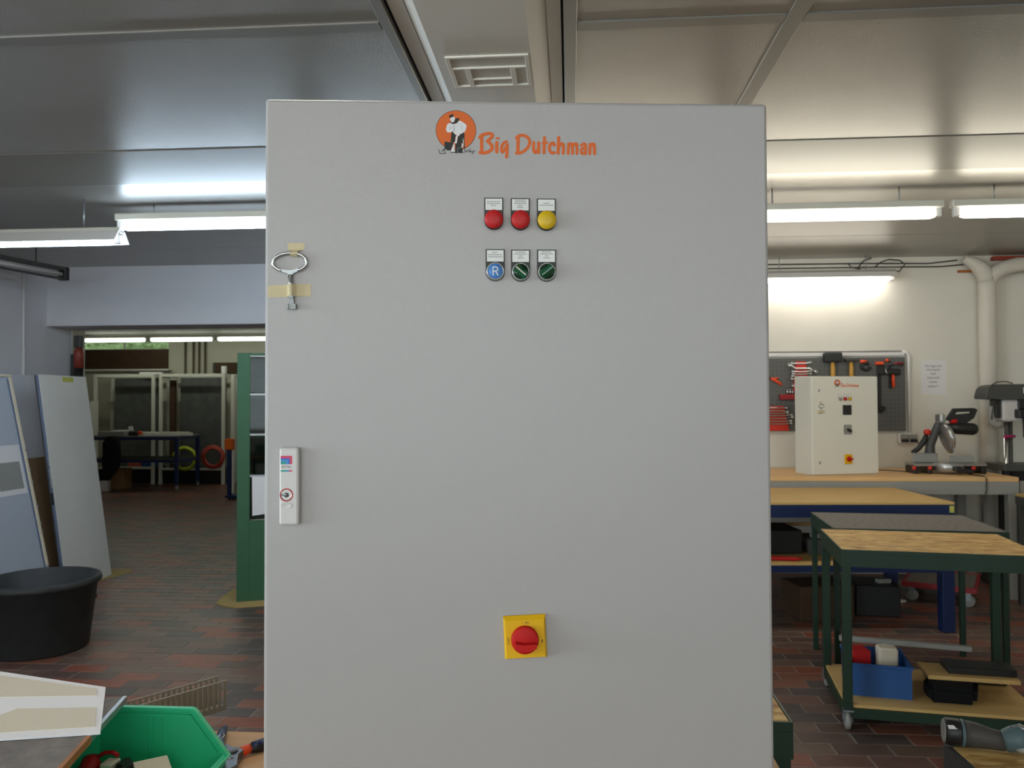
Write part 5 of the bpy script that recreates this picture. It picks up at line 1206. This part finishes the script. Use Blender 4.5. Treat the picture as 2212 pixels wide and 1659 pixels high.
# white shelf unit at the left of the racks
su = thing('shelf_unit', 'white shelf unit with small boxes left of the left rack', 'shelf', (-9.5, 14.8, .3))
b_ = B(); box(b_, -9.55, -9.50, 14.3, 14.56, 0, 1.6); box(b_, -9.13, -9.08, 14.3, 14.56, 0, 1.6); box(b_, -9.50, -9.13, 14.52, 14.56, 0, 1.6); obj('sides', b_, WHITEF, su)
for z_ in (.75, 1.15, 1.575):
    b_ = B(); box(b_, -9.5, -9.13, 14.3, 14.52, z_, z_+.025); obj('shelf', b_, WHITEF, su)
for k, (x, z_, m, s) in enumerate(((-9.38, .775, REDP, 'red bottle on the left of the white shelf unit'), (-9.22, .775, mat('dull_red_bottle', (150, 60, 48), .5), 'dull red bottle on the right of the white shelf unit'))):
    b_ = B(); lathe(b_, [(0, 0), (.035, 0), (.035, .11), (.014, .15), (.014, .18), (0, .18)], 12, Matrix.Translation((x, 14.38, z_))); lone('bottle', b_, m, s, 'bottle', 'bottles in the white shelf unit')
for k, x in enumerate((-9.4, -9.23)):
    b_ = B(); box(b_, x-.06, x+.06, 14.34, 14.5, 1.175, 1.36, .004); lone('storage_box', b_, [DGREY, CREAM][k], ['dark storage box in the white shelf unit', 'cream storage box in the white shelf unit'][k], 'box')
# rolling table
rt = cart('rolling table with dark blue legs in the second room', (-8.75, 13.50, 0), 0, 1.80, .86, .97, GREYMAT, BLUEF, .56, DGREY, leg=.06, name='work_table', cat='table', apron=.05)
zt = .97
boxes([
    ('white_tray', 'white tray on the left of the rolling table', 'tray', -8.25, 14.0, zt, .30, .22, .09, 0, WHITEP, .006),
    ('white_profile', 'upright white profile end beside the white tray', 'profile', -8.02, 13.85, zt, .06, .10, .16, .3, WHITEP, .004),
    ('beige_batten', 'long beige batten at the back of the rolling table', 'batten', -7.85, 14.2, zt, 1.5, .10, .05, 0, CREAM, .003),
    ('beige_batten', 'beige batten slanting over the right front of the rolling table', 'batten', -7.13, 13.8, zt, .55, .06, .05, .35, TAN, .003),
    ('white_batten', 'white batten sticking out at the right front of the rolling table', 'batten', -7.05, 13.6, zt, .62, .05, .04, .12, WHITEP, .003),
    ('grey_tray', 'grey box at the front left of the rolling table', 'box', -8.2, 13.62, zt, .5, .18, .08, 0, GREYF, .004),
    ('white_parts', 'small white parts box at the middle of the rolling table', 'box', -7.5, 13.62, zt, .22, .14, .06, .2, LABELW, .004),
    ('cardboard_box', 'brown cardboard box on the floor under the rolling table', 'box', -8.3, 13.95, 0, .34, .3, .36, .05, CARDB, .003),
    ('red_white_box', 'red and white box in the left rack foot behind the table', 'box', -8.42, 14.74, .322, .26, .14, .12, 0, mat('pinkish_red', (190, 90, 84), .6), .003),
    ('blue_box', 'long blue box standing in the left rack foot', 'box', -8.13, 14.74, .322, .28, .14, .13, 0, CRATE, .004),
    ('white_canister', 'small white canister on the floor below the black jacket', 'canister', -8.2, 13.36, 0, .14, .12, .19, .1, IVORY, .008),
])
t = thing('cordless_drill', 'dark tool with orange end lying on the rolling table', 'tool', (-7.8, 13.6, zt))
b_ = B(); box(b_, -7.92, -7.74, 13.58, 13.66, zt, zt+.09, .02); obj('tool_body', b_, BLACKP, t)
b_ = B(); box(b_, -7.74, -7.68, 13.585, 13.655, zt+.02, zt+.085, .012); obj('orange_end', b_, ORTOOL, t)
jk = thing('jacket', 'black jacket hanging over the left end of the rolling table', 'jacket', (-8.15, 13.43, .2))
b_ = B(); tube(b_, [(-8.12, 13.44, .955), (-8.11, 13.42, .85), (-8.10, 13.41, .65), (-8.13, 13.41, .45), (-8.19, 13.41, .28), (-8.2, 13.41, .19)], [.12, .16, .17, .16, .09, .04], 14)
for v in b_.verts: v.co.y = 13.41+(v.co.y-13.41)*.42+.02*math.sin(v.co.z*31+v.co.x*17)
obj('cloth', b_, CLOTH, jk)
def coil(label, x, z, r, m, n):
    t = thing('hose_coil', label, 'hose', (x, 14.52, z-r-.03))
    for k in range(n):
        b_ = B(); rr = r-.022*k
        tube(b_, [(x+.01*k+rr*math.cos(a*math.pi/14), 14.53-.02*k+.012*math.sin(a*.9), z+rr*.97*math.sin(a*math.pi/14)) for a in range(28)], .022, 8, 0, True); obj('hose_turn', b_, m, t)
coil('yellow green hose coil leaning at the right rack foot', -7.34, .50, .225, HOSEY, 2)
coil('red hose coil leaning at the right rack foot', -6.78, .53, .215, HOSER, 3)
tr = thing('trolley_handle', 'blue trolley post with orange grip block beside the green cabinet', 'trolley', (-5.46, 12.3, 0))
b_ = B(); box(b_, -5.50, -5.44, 12.28, 12.34, .06, .80, .005); obj('post', b_, BLUEF, tr)
b_ = B(); box(b_, -5.43, -5.40, 12.30, 12.34, .10, .80, .004); obj('white_post', b_, WHITEF, tr)
b_ = B(); box(b_, -5.54, -5.40, 12.26, 12.36, .80, .98, .015); obj('grip_block', b_, ORANGE, tr)
b_ = B(); box(b_, -5.53, -5.2, 12.27, 12.7, .03, .07, .004); obj('foot', b_, BLUEF, tr)
for x, y_ in ((-5.47, 12.32), (-5.25, 12.62)):
    b_ = B(); lathe(b_, [(0, -.012), (.03, -.012), (.03, .012), (0, .012)], 14, Matrix.Translation((x, y_, .03)) @ Matrix.Rotation(math.pi/2, 4, 'Y')); obj('wheel', b_, BLACKP, tr)
# greenery outside the strip window
hb = B(); box(hb, -10.7, -7.8, FYB+.85, FYB+1.15, -.05, 2.95)
rnd = random.Random(3)
for k in range(420):
    c = Vector((rnd.uniform(-10.6, -7.9), FYB+.7+rnd.uniform(0, .5), rnd.uniform(2.2, 3.0)))
    ax_ = Vector((rnd.uniform(-1, 1), rnd.uniform(-1, 1), rnd.uniform(-1, 1))).normalized(); x_, y_ = frame_between(ax_)
    s = rnd.uniform(.05, .10)
    q = [hb.verts.new(c+x_*s*a+y_*s*b) for a, b in ((-1, 0), (-.2, -.55), (1, 0), (-.2, .55))]
    hb.faces.new(q)
ho = lone('hedge', hb, LEAF, 'green hedge outside the strip window of the second room', 'hedge'); ho['kind'] = 'stuff'
gd = B(); box(gd, -14, 0, FYB+.35, FYB+6, -.3, -.05); struct('ground', gd, mat('outdoor_ground', (110, 110, 90), .9))
